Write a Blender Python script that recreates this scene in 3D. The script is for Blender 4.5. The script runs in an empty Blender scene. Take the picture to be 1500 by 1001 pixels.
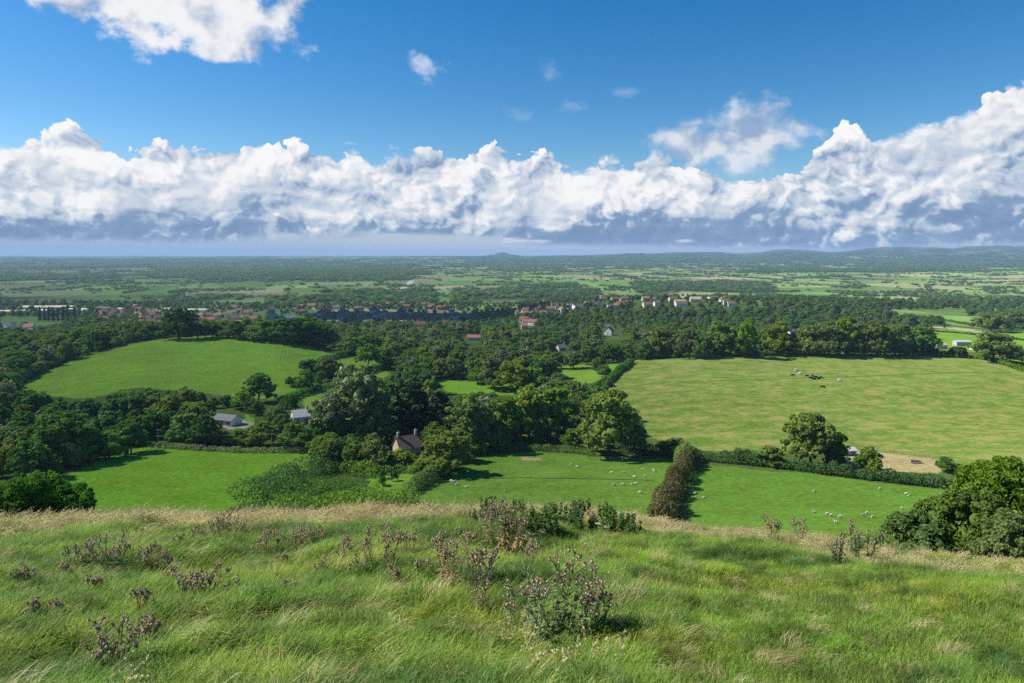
import bpy, bmesh, math, random
import numpy as np
from mathutils import Vector, Matrix
random.seed(7)
RNG = np.random.default_rng(11)
sc = bpy.context.scene
COL = sc.collection
FPX = 1000.0           # focal length in pixels of the 1500 px wide photograph
CX, HY = 750.0, 370.0  # principal column, horizon row
ZC = 120.0             # eye height above the moor
S = 0.8                # world scale of everything beyond the hilltop
SUN_EL = math.radians(42); SUN_AZ = math.radians(-82)   # azimuth from +Y, clockwise
SUN_DIR = np.array([math.sin(SUN_AZ)*math.cos(SUN_EL), math.cos(SUN_AZ)*math.cos(SUN_EL), math.sin(SUN_EL)])

# ------------------------------------------------------------------ noise
def _hash(ix, iy, seed):
    h = (ix.astype(np.int64)*374761393 + iy.astype(np.int64)*668265263 + seed*1274126177) & 0xffffffff
    h = ((h ^ (h >> 13))*1274126177) & 0xffffffff
    h = h ^ (h >> 16)
    return (h & 0xffff)/65535.0
def vnoise(x, y, seed=0):
    ix = np.floor(x); iy = np.floor(y); fx = x-ix; fy = y-iy
    fx = fx*fx*(3-2*fx); fy = fy*fy*(3-2*fy)
    a = _hash(ix, iy, seed); b = _hash(ix+1, iy, seed); c = _hash(ix, iy+1, seed); d = _hash(ix+1, iy+1, seed)
    return (a*(1-fx)+b*fx)*(1-fy)+(c*(1-fx)+d*fx)*fy
def fbm(x, y, seed=0, oct=4):
    r = 0; a = .5; t = 0
    for k in range(oct):
        r = r+a*vnoise(x*2**k, y*2**k, seed+k*17); t += a; a *= .5
    return r/t
def sstep(a, b, x):
    t = np.clip((x-a)/(b-a), 0, 1); return t*t*(3-2*t)

# ------------------------------------------------------------------ terrain
def _curve(xs, ys, log=False, sm=1.0, n=1200):
    xs = np.array(xs, float); ys = np.array(ys, float)
    k = np.log(xs) if log else xs
    g = np.linspace(k[0], k[-1], n); v = np.interp(g, k, ys)
    w = max(1, int(sm*n/60)); ker = np.hanning(2*w+1); ker /= ker.sum()
    vp = np.concatenate([np.full(w, v[0]), v, np.full(w, v[-1])])
    # keep end slopes flat
    v2 = np.convolve(vp, ker, 'valid')
    return lambda q: np.interp(np.log(np.maximum(q, 1e-3)) if log else q, g, v2)
GEN = _curve([15,22,30,40,60,120,170,205,240,280,340,400,450,500,560,640,720,850,1000,1300,1600,2200,3000,30000],
             [-5,-9,-14,-19.5,-29,-53,-68,-75.5,-79,-83,-87,-90,-92,-94,-97,-101,-106,-113,-121,-134,-140,-144,-145,-145], True, .6)
def bump(pk, dk, psm=1.0, dsm=.6):
    A = _curve(*pk, False, psm); B = _curve(*dk, True, dsm)
    return lambda p, d: A(p)*B(d)
MOUND = bump(([-300,-60,0,100,200,400,500,600,2000],[0,0,.05,.5,.95,.95,.5,0,0]),
             ([100,420,480,540,600,640,700,800,950,1100,30000],[0,0,.25,.56,.9,1,.95,.6,.2,0,0]))
DOME = bump(([-300,850,950,1050,1350,1450,1500,1620,2000],[0,0,.6,1,1,.85,.55,.1,0]),
            ([100,300,400,500,600,680,800,900,30000],[0,0,.3,.7,1,.8,.3,0,0]))
RIDGE = bump(([-300,690,820,900,1080,1200,1400,1500,2000],[0,0,.7,1,1,.7,.2,0,0]),
             ([100,1050,1400,1600,2000,30000],[0,0,1,.85,0,0]))
MEND_ROW = _curve([-300,760,820,860,900,950,1000,1050,1080,1110,1130,1160,1190,1215,1240,1270,1300,1350,1385,1395,1420,1500,1800],
                  [379,377,375,375.5,373.5,372,371,370.5,372.5,371.5,367.5,366,367.5,370.5,369,364.5,362.8,363,363.5,364.5,361.5,361,360], False, .25)
MEND_D = _curve([100,9200,12600,14500,19000,30000],[0,0,1,1,0,0], True, .12)
def terr(x, y):
    x = np.asarray(x, float); y = np.asarray(y, float)
    r = np.hypot(x, y)+1e-6
    th = np.clip(np.arctan2(x, y), -math.radians(56), math.radians(56))
    D = r*np.cos(th); px = CX+FPX*np.tan(th)
    q = D/S
    t = GEN(q)+22*MOUND(px, q)+9.5*DOME(px, q)+36*RIDGE(px, q)
    hm = np.maximum((HY-MEND_ROW(px))/FPX*12600+145, 0)
    hm = hm*(1+.10*(fbm(px/40, q/900, 5)-.5)*(1-sstep(11500, 12800, q)))
    t = t+hm*MEND_D(q)
    t = t+90*np.exp(-((px-735)/17)**2)*sstep(13500, 15500, q)*(1-sstep(16500, 18500, q))+14*np.exp(-((px-738)/7)**2)*sstep(13500, 15500, q)*(1-sstep(16500, 18500, q))
    t = t+(fbm(x/260, y/260, 3)-.5)*60*sstep(6500, 9000, q)*(sstep(650, 1000, px)*.9+.1)
    t = t+(fbm(x/60, y/60, 9, 3)-.5)*5*sstep(140, 260, q)*(1-sstep(1800, 3000, q))
    t = t*S
    # hilltop in front of the camera
    Dc = np.interp(px, [-800, 0, 500, 750, 900, 1150, 1300, 1500, 2300], [12.3, 13.1, 15.0, 15.4, 14.2, 12.0, 9.4, 8.6, 8.2])
    o = np.maximum(D-Dc+2.0, 0)
    f = -1.75-.280*D-.016*o*o
    f = f+(fbm(x*.55+3, y*.55, 21, 2)-.5)*(.46-.18*sstep(850, 1150, px))*sstep(1, 5, D)+(fbm(x*1.5, y*1.9, 25, 2)-.5)*.22*(1-.65*sstep(900, 1250, px))
    w = sstep(24, 38, D)
    return f*(1-w)+t*w+ZC
def project(x, y, z):
    return CX+FPX*x/y, HY-FPX*(z-ZC)/y
_DM = np.exp(np.linspace(math.log(3.2), math.log(22000), 5000))
def ground_at(px, row, dmin=3.2):
    """the point of the ground the photograph shows at (px,row)"""
    t = (px-CX)/FPX; ds = _DM[_DM > dmin]
    z = terr(ds*t, ds); ray = ZC-(row-HY)/FPX*ds
    k = np.argmax(z >= ray)
    d = ds[k] if z[k] >= ray[k] else ds[-1]
    if k > 0 and z[k] >= ray[k]:
        a = z[k-1]-ray[k-1]; b = z[k]-ray[k]; d = ds[k-1]+(ds[k]-ds[k-1])*(-a)/(b-a+1e-12)
    return Vector((d*t, d, float(terr(d*t, d))))
def at(px, D):
    x = (px-CX)/FPX*D; return Vector((x, D, float(terr(x, D))))
def inpoly(px, py, poly):
    px = np.asarray(px); py = np.asarray(py); r = np.zeros(np.broadcast(px, py).shape, bool)
    n = len(poly); j = n-1
    for i in range(n):
        xi, yi = poly[i]; xj, yj = poly[j]
        c = ((yi > py) != (yj > py)) & (px < (xj-xi)*(py-yi)/((yj-yi) or 1e-9)+xi)
        r ^= c; j = i
    return r

# ------------------------------------------------------------------ node helper
class NT:
    def __init__(s, tree): s.t = tree; tree.nodes.clear()
    def n(s, typ, **kw):
        nd = s.t.nodes.new(typ)
        ins = kw.pop('i', {})
        for k, v in kw.items(): setattr(nd, k, v)
        for k, v in ins.items():
            sk = nd.inputs[k]
            if isinstance(v, E): s.t.links.new(v.s, sk)
            elif hasattr(v, 'links'): s.t.links.new(v, sk)
            else: sk.default_value = v
        return nd
    def m(s, op, *a, clamp=False):
        nd = s.t.nodes.new('ShaderNodeMath'); nd.operation = op; nd.use_clamp = clamp
        for k, v in enumerate(a):
            if isinstance(v, E): s.t.links.new(v.s, nd.inputs[k])
            else: nd.inputs[k].default_value = v
        return E(s, nd.outputs[0])
    def vec(s, x, y, z=0.0):
        nd = s.n('ShaderNodeCombineXYZ', i={0: x, 1: y, 2: z}); return E(s, nd.outputs[0])
    def noise(s, v, scale, detail=4.0, rough=.5, lac=2.0, dist=0.0, out=0):
        nd = s.n('ShaderNodeTexNoise', i={'Vector': v, 'Scale': scale, 'Detail': detail, 'Roughness': rough, 'Lacunarity': lac, 'Distortion': dist})
        return E(s, nd.outputs[out])
    def voro(s, v, scale, detail=0.0, rough=.5, feature='SMOOTH_F1', smooth=.6, out='Distance'):
        nd = s.t.nodes.new('ShaderNodeTexVoronoi'); nd.feature = feature
        s.t.links.new(v.s, nd.inputs['Vector']); nd.inputs['Scale'].default_value = scale
        nd.inputs['Detail'].default_value = detail; nd.inputs['Roughness'].default_value = rough
        if feature == 'SMOOTH_F1': nd.inputs['Smoothness'].default_value = smooth
        return E(s, nd.outputs[out])
    def curve(s, x, pts, lo, hi):
        """1-D curve: pts in x over lo..hi, y in 0..1"""
        nd = s.t.nodes.new('ShaderNodeFloatCurve'); c = nd.mapping.curves[0]
        k = s.m('DIVIDE', s.m('SUBTRACT', x, lo), hi-lo); s.t.links.new(k.s, nd.inputs['Value'])
        P = [((a-lo)/(hi-lo), b) for a, b in pts]
        while len(c.points) < len(P): c.points.new(.5, .5)
        for q, (a, b) in zip(c.points, P): q.location = (a, b); q.handle_type = 'AUTO'
        nd.mapping.use_clip = False; nd.mapping.update(); return E(s, nd.outputs[0])
    def mix(s, f, a, b, blend='MIX'):
        nd = s.t.nodes.new('ShaderNodeMix'); nd.data_type = 'RGBA'; nd.blend_type = blend
        for k, v in ((0, f), (6, a), (7, b)):
            if isinstance(v, E): s.t.links.new(v.s, nd.inputs[k])
            elif k == 0: nd.inputs[0].default_value = v
            else: nd.inputs[k].default_value = tuple(v)+(1,) if len(v) == 3 else v
        return E(s, nd.outputs[2])
    def ss(s, a, b, x):
        nd = s.n('ShaderNodeMapRange', interpolation_type='SMOOTHSTEP', i={0: x, 1: a, 2: b, 3: 0.0, 4: 1.0}); return E(s, nd.outputs[0])
class E:
    def __init__(s, nt, sock): s.nt = nt; s.s = sock
    def __add__(s, o): return s.nt.m('ADD', s, o)
    __radd__ = __add__
    def __sub__(s, o): return s.nt.m('SUBTRACT', s, o)
    def __rsub__(s, o): return s.nt.m('SUBTRACT', o, s)
    def __mul__(s, o): return s.nt.m('MULTIPLY', s, o)
    __rmul__ = __mul__
    def __truediv__(s, o): return s.nt.m('DIVIDE', s, o)
    def mx(s, o): return s.nt.m('MAXIMUM', s, o)
    def mn(s, o): return s.nt.m('MINIMUM', s, o)
    def pw(s, o): return s.nt.m('POWER', s, o)
    def cl(s): return s.nt.m('ADD', s, 0.0, clamp=True)

# ------------------------------------------------------------------ camera, sun, render settings
EXPO = 0.68
sc.render.engine = 'CYCLES'
sc.view_settings.view_transform = 'Standard'; sc.view_settings.look = 'None'
sc.view_settings.exposure = EXPO; sc.view_settings.gamma = 1
sc.cycles.use_denoising = False
sc.cycles.max_bounces = 5; sc.cycles.diffuse_bounces = 3; sc.cycles.transmission_bounces = 3; sc.cycles.glossy_bounces = 2
sc.cycles.volume_bounces = 0; sc.cycles.transparent_max_bounces = 28
sc.cycles.sample_clamp_indirect = 6
cd = bpy.data.cameras.new('camera'); cam = bpy.data.objects.new('camera', cd); COL.objects.link(cam)
cam.location = (0, 0, ZC); cam.rotation_euler = (math.pi/2, 0, 0)
cd.sensor_width = 36; cd.lens = 24; cd.shift_y = -(500.5-HY)/1500; cd.clip_start = .1; cd.clip_end = 90000
sc.camera = cam
ld = bpy.data.lights.new('sun', 'SUN'); sun = bpy.data.objects.new('sun', ld); COL.objects.link(sun)
ld.energy = 4.9; ld.angle = math.radians(.53); ld.color = (1, .95, .87)
sun.rotation_euler = Vector((-SUN_DIR[0], -SUN_DIR[1], -SUN_DIR[2])).to_track_quat('-Z', 'Y').to_euler()
sun.location = (-60, 0, ZC+60)
# ------------------------------------------------------------------ mesh helpers
def mesh_from(name, V, F, mats=(), smooth=False, mi=None, tone=None):
    """V (n,3); F a list/array of faces or (loops, sizes)"""
    me = bpy.data.meshes.new(name); V = np.asarray(V, np.float32)
    if isinstance(F, tuple): loops, sizes = F
    else:
        F = np.asarray(F, np.int32); sizes = np.full(len(F), F.shape[1], np.int32); loops = F.ravel()
    me.vertices.add(len(V)); me.vertices.foreach_set('co', V.ravel())
    me.loops.add(len(loops)); me.loops.foreach_set('vertex_index', np.asarray(loops, np.int32))
    me.polygons.add(len(sizes)); st = np.zeros(len(sizes), np.int32); st[1:] = np.cumsum(sizes)[:-1]
    me.polygons.foreach_set('loop_start', st)
    me.polygons.foreach_set('use_smooth', np.full(len(sizes), smooth))
    for m in mats: me.materials.append(m)
    if mi is not None: me.polygons.foreach_set('material_index', np.asarray(mi, np.int32))
    me.update(calc_edges=True)
    if tone is not None:
        a = me.attributes.new('tone', 'FLOAT', 'FACE'); a.data.foreach_set('value', np.asarray(tone, np.float32))
    return me
def link(name, me, parent=None, loc=None, label=None, cat=None, group=None, kind=None, rz=0.0):
    o = bpy.data.objects.new(name, me); COL.objects.link(o)
    if parent is not None: o.parent = parent
    if loc is not None: o.location = loc
    if rz: o.rotation_euler = (0, 0, rz)
    if label: o['label'] = label
    if cat: o['category'] = cat
    if group: o['group'] = group
    if kind: o['kind'] = kind
    return o
def empty(name, loc, label, cat, group=None, rz=0.0, scale=1.0):
    o = link(name, None, None, loc, label, cat, group, None, rz); o.empty_display_size = .5
    if scale != 1.0: o.scale = (scale,)*3 if not isinstance(scale, tuple) else scale
    return o
def ico(sub):
    bm = bmesh.new(); bmesh.ops.create_icosphere(bm, subdivisions=sub, radius=1)
    V = np.array([v.co[:] for v in bm.verts]); F = np.array([[v.index for v in f.verts] for f in bm.faces]); bm.free(); return V, F
def n3(P, s, seed=0):   # cheap 3-D-ish noise from three 2-D slices
    return (vnoise(P[:, 0]*s+7, P[:, 1]*s+3, seed)+vnoise(P[:, 1]*s+11, P[:, 2]*s+5, seed+1)+vnoise(P[:, 2]*s+2, P[:, 0]*s+13, seed+2))/3
def instancer(name, pts, rots, scales, protos, idx, **tags):
    """one object that scatters copies of the proto objects with geometry nodes"""
    me = bpy.data.meshes.new(name); me.vertices.add(len(pts)); me.vertices.foreach_set('co', np.asarray(pts, np.float32).ravel())
    for nm, typ, key, arr in (('rot', 'FLOAT_VECTOR', 'vector', rots), ('scl', 'FLOAT_VECTOR', 'vector', scales)):
        a = me.attributes.new(nm, typ, 'POINT'); a.data.foreach_set(key, np.asarray(arr, np.float32).ravel())
    a = me.attributes.new('idx', 'INT', 'POINT'); a.data.foreach_set('value', np.asarray(idx, np.int32))
    col = bpy.data.collections.new(name+'_kinds')
    for p in protos: col.objects.link(p)
    g = bpy.data.node_groups.new(name, 'GeometryNodeTree')
    g.interface.new_socket('Geometry', in_out='INPUT', socket_type='NodeSocketGeometry')
    g.interface.new_socket('Geometry', in_out='OUTPUT', socket_type='NodeSocketGeometry')
    N = g.nodes; L = g.links
    gi = N.new('NodeGroupInput'); go = N.new('NodeGroupOutput')
    ci = N.new('GeometryNodeCollectionInfo'); ci.inputs['Collection'].default_value = col
    ci.inputs['Separate Children'].default_value = True; ci.inputs['Reset Children'].default_value = True
    iop = N.new('GeometryNodeInstanceOnPoints'); iop.inputs['Pick Instance'].default_value = True
    def att(nm, typ):
        a = N.new('GeometryNodeInputNamedAttribute'); a.data_type = typ; a.inputs['Name'].default_value = nm; return a.outputs['Attribute']
    e2r = N.new('FunctionNodeEulerToRotation')
    L.new(att('rot', 'FLOAT_VECTOR'), e2r.inputs[0]); L.new(e2r.outputs[0], iop.inputs['Rotation'])
    L.new(att('scl', 'FLOAT_VECTOR'), iop.inputs['Scale']); L.new(att('idx', 'INT'), iop.inputs['Instance Index'])
    L.new(gi.outputs[0], iop.inputs['Points']); L.new(ci.outputs[0], iop.inputs['Instance']); L.new(iop.outputs[0], go.inputs[0])
    o = link(name, me, **tags); md = o.modifiers.new('scatter', 'NODES'); md.node_group = g
    return o
def mat(name):
    m = bpy.data.materials.new(name); m.use_nodes = True; return m, NT(m.node_tree)
# ------------------------------------------------------------------ clear sky
def build_sky():
    w = bpy.data.worlds.new('World'); sc.world = w; w.use_nodes = True
    w.cycles.sampling_method = 'MANUAL'; w.cycles.sample_map_resolution = 512
    T = NT(w.node_tree)
    sky = T.n('ShaderNodeTexSky', sky_type='NISHITA', sun_disc=False, sun_elevation=SUN_EL, sun_rotation=SUN_AZ, altitude=150,
              air_density=1.0, dust_density=.35, ozone_density=3.2)
    hsv = T.n('ShaderNodeHueSaturation', i={'Saturation': 1.42, 'Value': .79, 'Color': sky.outputs[0]})
    tc = T.n('ShaderNodeTexCoord'); sp = T.n('ShaderNodeSeparateXYZ', i={0: tc.outputs['Generated']})
    low = T.ss(.0, -.03, E(T, sp.outputs[2]))
    c = T.mix(low, E(T, hsv.outputs[0]), (.55, .85, 1.25))
    hz = T.ss(.11, .0, E(T, sp.outputs[2]))
    c = T.mix(hz*.97, c, T.mix(T.ss(-.6, -.1, T.m('ARCTAN2', E(T, sp.outputs[0]), E(T, sp.outputs[1]))), (1.9, 2.9, 4.3), (3.0, 3.6, 4.4)))
    # thin soft clouds, placed by azimuth and elevation
    X, Y, Z = (E(T, sp.outputs[k]) for k in range(3))
    az = T.m('ARCTAN2', X, Y); el = T.m('ARCTAN2', Z, T.m('SQRT', X*X+Y*Y).mx(.02))
    A = lambda px: math.atan((px-CX)/FPX)
    EL = lambda px, row: math.atan((HY-row)/FPX*math.cos(A(px)))
    def noise2(x, y, sc_, det, rough=.55, dist=0.0):
        nd = T.t.nodes.new('ShaderNodeTexNoise'); nd.noise_dimensions = '2D'
        T.t.links.new(T.vec(x, y).s, nd.inputs['Vector'])
        for k_, v_ in (('Scale', sc_), ('Detail', det), ('Roughness', rough), ('Distortion', dist)): nd.inputs[k_].default_value = v_
        return E(T, nd.outputs[0])
    k = 10/(2**EXPO)
    def C(r, g, b): return tuple(((q/255+.055)/1.055)**2.4*k for q in (r, g, b))
    nb = noise2(az*1.0, el*1.35, 15.0, 7.0, .56, .12)
    nl = noise2(az-.016, el*1.35+.035, 15.0, 4.0, .55, .1)
    ng = noise2(az, el*1.6, 7.0, 3.0)
    def puff(px, row, a, b, thr, w=.42, amp=1.0, rot=0.0):
        u = (az-A(px))*(FPX/a/math.cos(A(px))**-2 if False else FPX/a*1/(math.cos(A(px))**2)); v = (el-EL(px, row))*(FPX/b)
        c_, s_ = math.cos(rot), math.sin(rot)
        u2 = u*c_+v*s_; v2 = v*c_-u*s_
        r = T.m('SQRT', u2*u2+v2*v2)
        return T.ss(thr, thr+w, (1-r)*.85+(nb-.5)*2.1*amp)
    shade = (nb-nl)*1.7  # light and shade painted on the clouds from their relief towards the sun
    # the big cloud at the top left edge
    u = puff(215, -30, 270, 84, .02, .30, .62, -.17).mx(puff(325, 34, 84, 52, .05, .4, .6)).mx(puff(405, 28, 60, 56, .20, .6, .9)).mx(puff(325, 62, 60, 30, .15, .5))
    tb = .84+shade*.8-T.ss(.45, .65, ng)*.2
    c = T.mix(u*.97, c, T.mix(T.ss(.30, 1.0, tb), C(160,180,208), C(246,246,247)))
    c = T.mix(puff(622, 100, 52, 36, .44, .7, 1.5)*.75, c, C(214,225,240))
    wp = puff(800, 112, 34, 30, .40, .8).mx(puff(836, 158, 46, 22, .34, .8)).mx(puff(762, 172, 34, 24, .30, .8)).mx(puff(915, 134, 34, 14, .40, .8)).mx(puff(952, 176, 22, 12, .46, .8))
    c = T.mix(wp*.42, c, C(190,208,232))
    g = puff(1100, 196, 96, 56, .02, .6, .6).mx(puff(1015, 212, 84, 44, .08, .6, .6))
    c = T.mix(g*.9, c, T.mix(T.ss(.25, .95, .62+shade), C(150,176,210), C(226,232,240)))
    # ---- the long cumulus bank
    def voro2(x, y, sc_, det, rough=.5, sm=.35):
        nd = T.t.nodes.new('ShaderNodeTexVoronoi'); nd.voronoi_dimensions = '2D'; nd.feature = 'SMOOTH_F1'
        T.t.links.new(T.vec(x, y).s, nd.inputs['Vector'])
        for k_, v_ in (('Scale', sc_), ('Detail', det), ('Roughness', rough), ('Smoothness', sm)): nd.inputs[k_].default_value = v_
        return E(T, nd.outputs['Distance'])
    TOP = [(-900,150),(-500,130),(-200,190),(-60,200),(0,184),(45,172),(85,170),(125,180),(165,192),(230,196),(300,196),(345,190),(390,176),(425,190),(445,200),(485,208),(520,196),(550,210),
           (600,206),(640,202),(680,208),(715,202),(755,214),(800,210),(850,222),(890,208),(960,208),(1000,226),(1060,236),(1110,240),(1160,232),(1195,208),(1216,190),(1234,168),(1256,166),(1276,184),
           (1300,182),(1350,156),(1400,134),(1450,114),(1500,92),(1560,74),(1800,110),(2300,190),(3300,170)]
    Te = T.curve(az, [(A(p), EL(p, r)/.3) for p, r in TOP], A(-900), A(3300))*.3
    wx = (noise2(az*1.0+3.3, el*1.3, 11.0, 4.0, .6)-.5); wy = (noise2(az*1.0+9.1, el*1.3+4.0, 11.0, 4.0, .6)-.5)
    qx = az+wx*.060; qy = el*1.15+wy*.050
    def H(dx, dy):
        x = qx+dx; y = qy+dy
        return (1-voro2(x, y, 14.0, 3.0, .60, .40))*.72+noise2(x, y, 34.0, 6.0, .62)*.48
    h0 = H(0, 0); h1 = H(-.0065, .0085)
    g0 = noise2(qx*.8, qy, 9.0, 3.0, .5); g1 = noise2(qx*.8-.022, qy+.026, 9.0, 3.0, .5)
    d = Te+(h0-.74)*.044-el
    softn = T.ss(.48, .66, noise2(az+7.0, el*1.5, 6.0, 2.0))
    sw = .0022+softn*.014
    bank = T.ss(0, 1, d/sw)
    bright = .91+(h0-h1)*(1.1-softn*.6)+(g0-g1)*.95+(T.ss(.35, .95, h0)-.55)*.22-T.ss(0, .15, d)*.12  # sunlit and shaded sides of the bank painted into its colour
    gm = T.ss(.47, .63, noise2(az*.8+1.7, el*2.0+2.0, 6.5, 4.0, .55))*T.ss(.006, .05, d)
    bright = bright-gm*.20
    sl = noise2(az*1.5+5.0, el*9.0, 5.0, 5.0, .6)
    shelf = 1-T.ss(.028, .060, el+(sl-.5)*.05)
    bright = bright-shelf*.34
    ramp = T.n('ShaderNodeValToRGB', i={0: T.ss(-.05, 1.10, bright)}); cr = ramp.color_ramp
    stops = [(0, C(118,146,182)), (.28, C(134,160,194)), (.50, C(182,198,218)), (.74, C(212,220,230)), (.90, C(238,240,243)), (1, C(251,251,251))]
    while len(cr.elements) < len(stops): cr.elements.new(.5)
    for e_, (p_, c_2) in zip(cr.elements, stops): e_.position = p_; e_.color = c_2+(1,)
    lowedge = T.curve(az, [(A(p), EL(p, r)/.05) for p, r in ((-900,352),(0,354),(200,354),(330,351),(450,346),(620,342),(740,350),(800,356),(900,360),(1050,362),(1300,364),(1500,360),(3300,358))], A(-900), A(3300))*.05
    under = T.ss(-.006, .007, el-lowedge+(sl-.5)*.020)
    c = T.mix(bank*under, c, E(T, ramp.outputs[0]))
    # the soft grey cloud before the bank, and scud low over the plain
    c = T.mix(g*.85, c, T.mix(T.ss(.2, .95, .50+shade*1.3), C(150,174,206), C(224,230,238)))
    n5 = noise2(az*2, el*9.0, 14.0, 3.0)
    def flat(px, row, a, b):
        u = (az-A(px))*(FPX/a); v = (el-EL(px, row))*(FPX/b); return T.ss(.25, .75, 1-T.m('SQRT', u*u+v*v)+(n5-.5)*1.2)
    c = T.mix(flat(765, 353, 60, 8).mx(flat(1000, 353, 28, 6))*.8, c, C(216,222,230))
    bg = T.n('ShaderNodeBackground', i={'Color': c, 'Strength': .1})
    T.n('ShaderNodeOutputWorld', i={'Surface': bg.outputs[0]})
build_sky()
# ------------------------------------------------------------------ one cumulus of heaped billows overhead
def cloud_mat(name, col, e0=-.10, e1=.78, hole=.0, trl=.58):
    m, T = mat(name)
    geo = T.n('ShaderNodeNewGeometry'); 
    lw = T.n('ShaderNodeLayerWeight', i={'Blend': .5})
    nz = T.noise(E(T, geo.outputs['Position']), 1/600, 6, .6)
    f = E(T, lw.outputs['Facing'])       # 0 facing .. 1 grazing
    tr = T.ss(e0, e1, f+(nz-.5)*1.1+hole)
    df = T.n('ShaderNodeBsdfDiffuse', i={'Color': col+(1,), 'Roughness': 1.0})
    tl = T.n('ShaderNodeBsdfTranslucent', i={'Color': col+(1,)})
    m1 = T.n('ShaderNodeMixShader', i={0: trl, 1: df.outputs[0], 2: tl.outputs[0]})
    tp = T.n('ShaderNodeBsdfTransparent')
    mx = T.n('ShaderNodeMixShader', i={0: tr, 1: m1.outputs[0], 2: tp.outputs[0]})
    T.n('ShaderNodeOutputMaterial', i={'Surface': mx.outputs[0]})
    return m
def build_clouds():
    rg = np.random.default_rng(5)
    cm = cloud_mat('cloud_white', (.96, .965, .975))
    V0, F0 = ico(5); protos = []
    for k in range(5):
        P = V0.copy()
        d = 1+.60*(n3(P+k*5, 1.3, k*9)-.5)+.38*(n3(P+k*3, 3.1, k*7+2)-.5)+.18*(n3(P, 7, k)-.5)+.05*(n3(P, 15, k+3)-.5)
        protos.append(bpy.data.objects.new('billow', mesh_from('billow', P*d[:, None], F0, [cm], True)))
    def heap(name, label, lobes, m, lim=None, base=None, sq=.9, kids=9, kind='stuff', grand=5, flat=False, spread_z=1.0, **kw):
        """lobes: (centre, radius); children billow out of each"""
        P = []; R_ = []
        for c, R in lobes:
            P.append(c); R_.append(R)
            for j in range(kids):
                v = rg.normal(size=3); v[1] -= .4; v[2] += .4; v /= np.linalg.norm(v)
                r2 = R*rg.uniform(.28, .55); c2 = c+v*R*.92*np.array([1, 1, spread_z]); P.append(c2); R_.append(r2)
                for i in range(grand):
                    u = rg.normal(size=3)+v*1.1; u /= np.linalg.norm(u)
                    P.append(c2+u*r2*.95); R_.append(r2*rg.uniform(.28, .55))
        P = np.array(P); R_ = np.array(R_)
        ok = np.ones(len(P), bool)
        if lim is not None:
            px = CX+FPX*P[:, 0]/P[:, 1]; wpx = R_/P[:, 1]*FPX*.75; ok &= P[:, 2]+R_*.8 < (HY-np.maximum(np.maximum(lim(px), lim(px-wpx)-14), lim(px+wpx)-14))/FPX*P[:, 1]+60
        if base is not None: ok &= P[:, 2]-R_*.6 > base-150
        P = P[ok]; R_ = R_[ok]; n = len(P); print(name, n)
        P[:, 2] += ZC
        pr = []
        for o in protos:
            q = o.copy(); q.data = o.data.copy(); q.data.materials.clear(); q.data.materials.append(m); pr.append(q)
        instancer(name, P, rg.uniform(0, 6.28, (n, 3))*(np.array([0, 0, 1]) if flat else 1), np.stack([R_*1.1, R_, R_*sq], 1), pr, rg.integers(0, 5, n), kind=kind, label=label, **kw)
    # a cumulus overhead, above the top of the view, that shades the middle of the town
    L = []
    for k in range(44):
        u = rg.normal(size=3)*.42; L.append((np.array([-1415+u[0]*150, 1330+u[1]*90, 1000+abs(u[2])*90]), rg.uniform(35, 75)))
    heap('overhead_cloud', 'small cumulus passing high above the town', L, cloud_mat('cloud_dense', (.95, .96, .97), 5, 6), sq=.7, kids=6, grand=2)
build_clouds()
# ------------------------------------------------------------------ fields, as seen from the hill: (polygon in photo px, D range m, colour, dry, name)
LUSH = (.120,.245,.020); MND = (.140,.250,.028); PAST = (.090,.175,.022); BIGF = (.105,.190,.026); ROUGH = (.062,.098,.024)
FIELDS = [
 ([(86,704),(150,672),(212,654),(300,658),(458,664),(455,684),(420,705),(350,740),(280,775),(90,775)], 100, 330, LUSH, 0.0),
 ([(620,722),(662,695),(715,664),(790,662),(985,674),(972,702),(940,775),(600,775)], 100, 330, PAST, 0.12),
 ([(1012,682),(1030,680),(1200,695),(1400,720),(1395,745),(1330,778),(1180,800),(1000,790)], 100, 330, PAST, 0.0),
 ([(886,576),(932,528),(1100,521),(1200,516),(1400,520),(1440,526),(1520,548),(1900,560),(1900,760),(1500,700),(1400,694),(1215,664),(1012,660),(950,640),(935,600)], 150, 620, BIGF, 1.0),
 ([(26,570),(60,548),(110,526),(200,503),(260,494),(330,491),(430,503),(482,516),(500,522),(440,545),(458,562),(400,585),(200,568),(130,585),(70,580)], 300, 640, MND, 0.0),
 ([(436,578),(500,560),(560,542),(572,548),(520,575),(480,596),(452,604)], 200, 640, MND, 0.0),
 ([(488,530),(540,518),(570,520),(560,532),(500,545)], 250, 800, MND, 0.1),
 ([(645,558),(700,559),(792,569),(782,580),(690,577),(650,574)], 200, 700, LUSH, 0.0),
 ([(800,538),(850,534),(912,534),(872,562),(846,562),(826,548)], 250, 800, MND, 0.1),
 ([(536,702),(560,694),(612,694),(640,700),(600,722),(540,728)], 100, 330, MND, 0.1),
 ([(1368,482),(1500,486),(1600,490),(1600,540),(1500,520),(1440,516),(1368,512)], 480, 1150, MND, 0.05),
 ([(1385,466),(1440,466),(1438,480),(1385,476)], 480, 1500, LUSH, 0.0),
 ([(1315,455),(1415,455),(1415,462),(1315,461)], 600, 1700, MND, 0.1),
 ([(0,466),(95,464),(92,476),(0,481)], 900, 1700, LUSH, 0.0),
 ([(1460,520),(1600,530),(1600,546),(1500,545)], 400, 800, MND, 0.0),
]
GARDEN = [(358,606),(372,612),(372,628),(358,632)]
PADDOCK = [(1212,664),(1240,657),(1300,664),(1384,674),(1376,694),(1290,690),(1215,682)]
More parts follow.
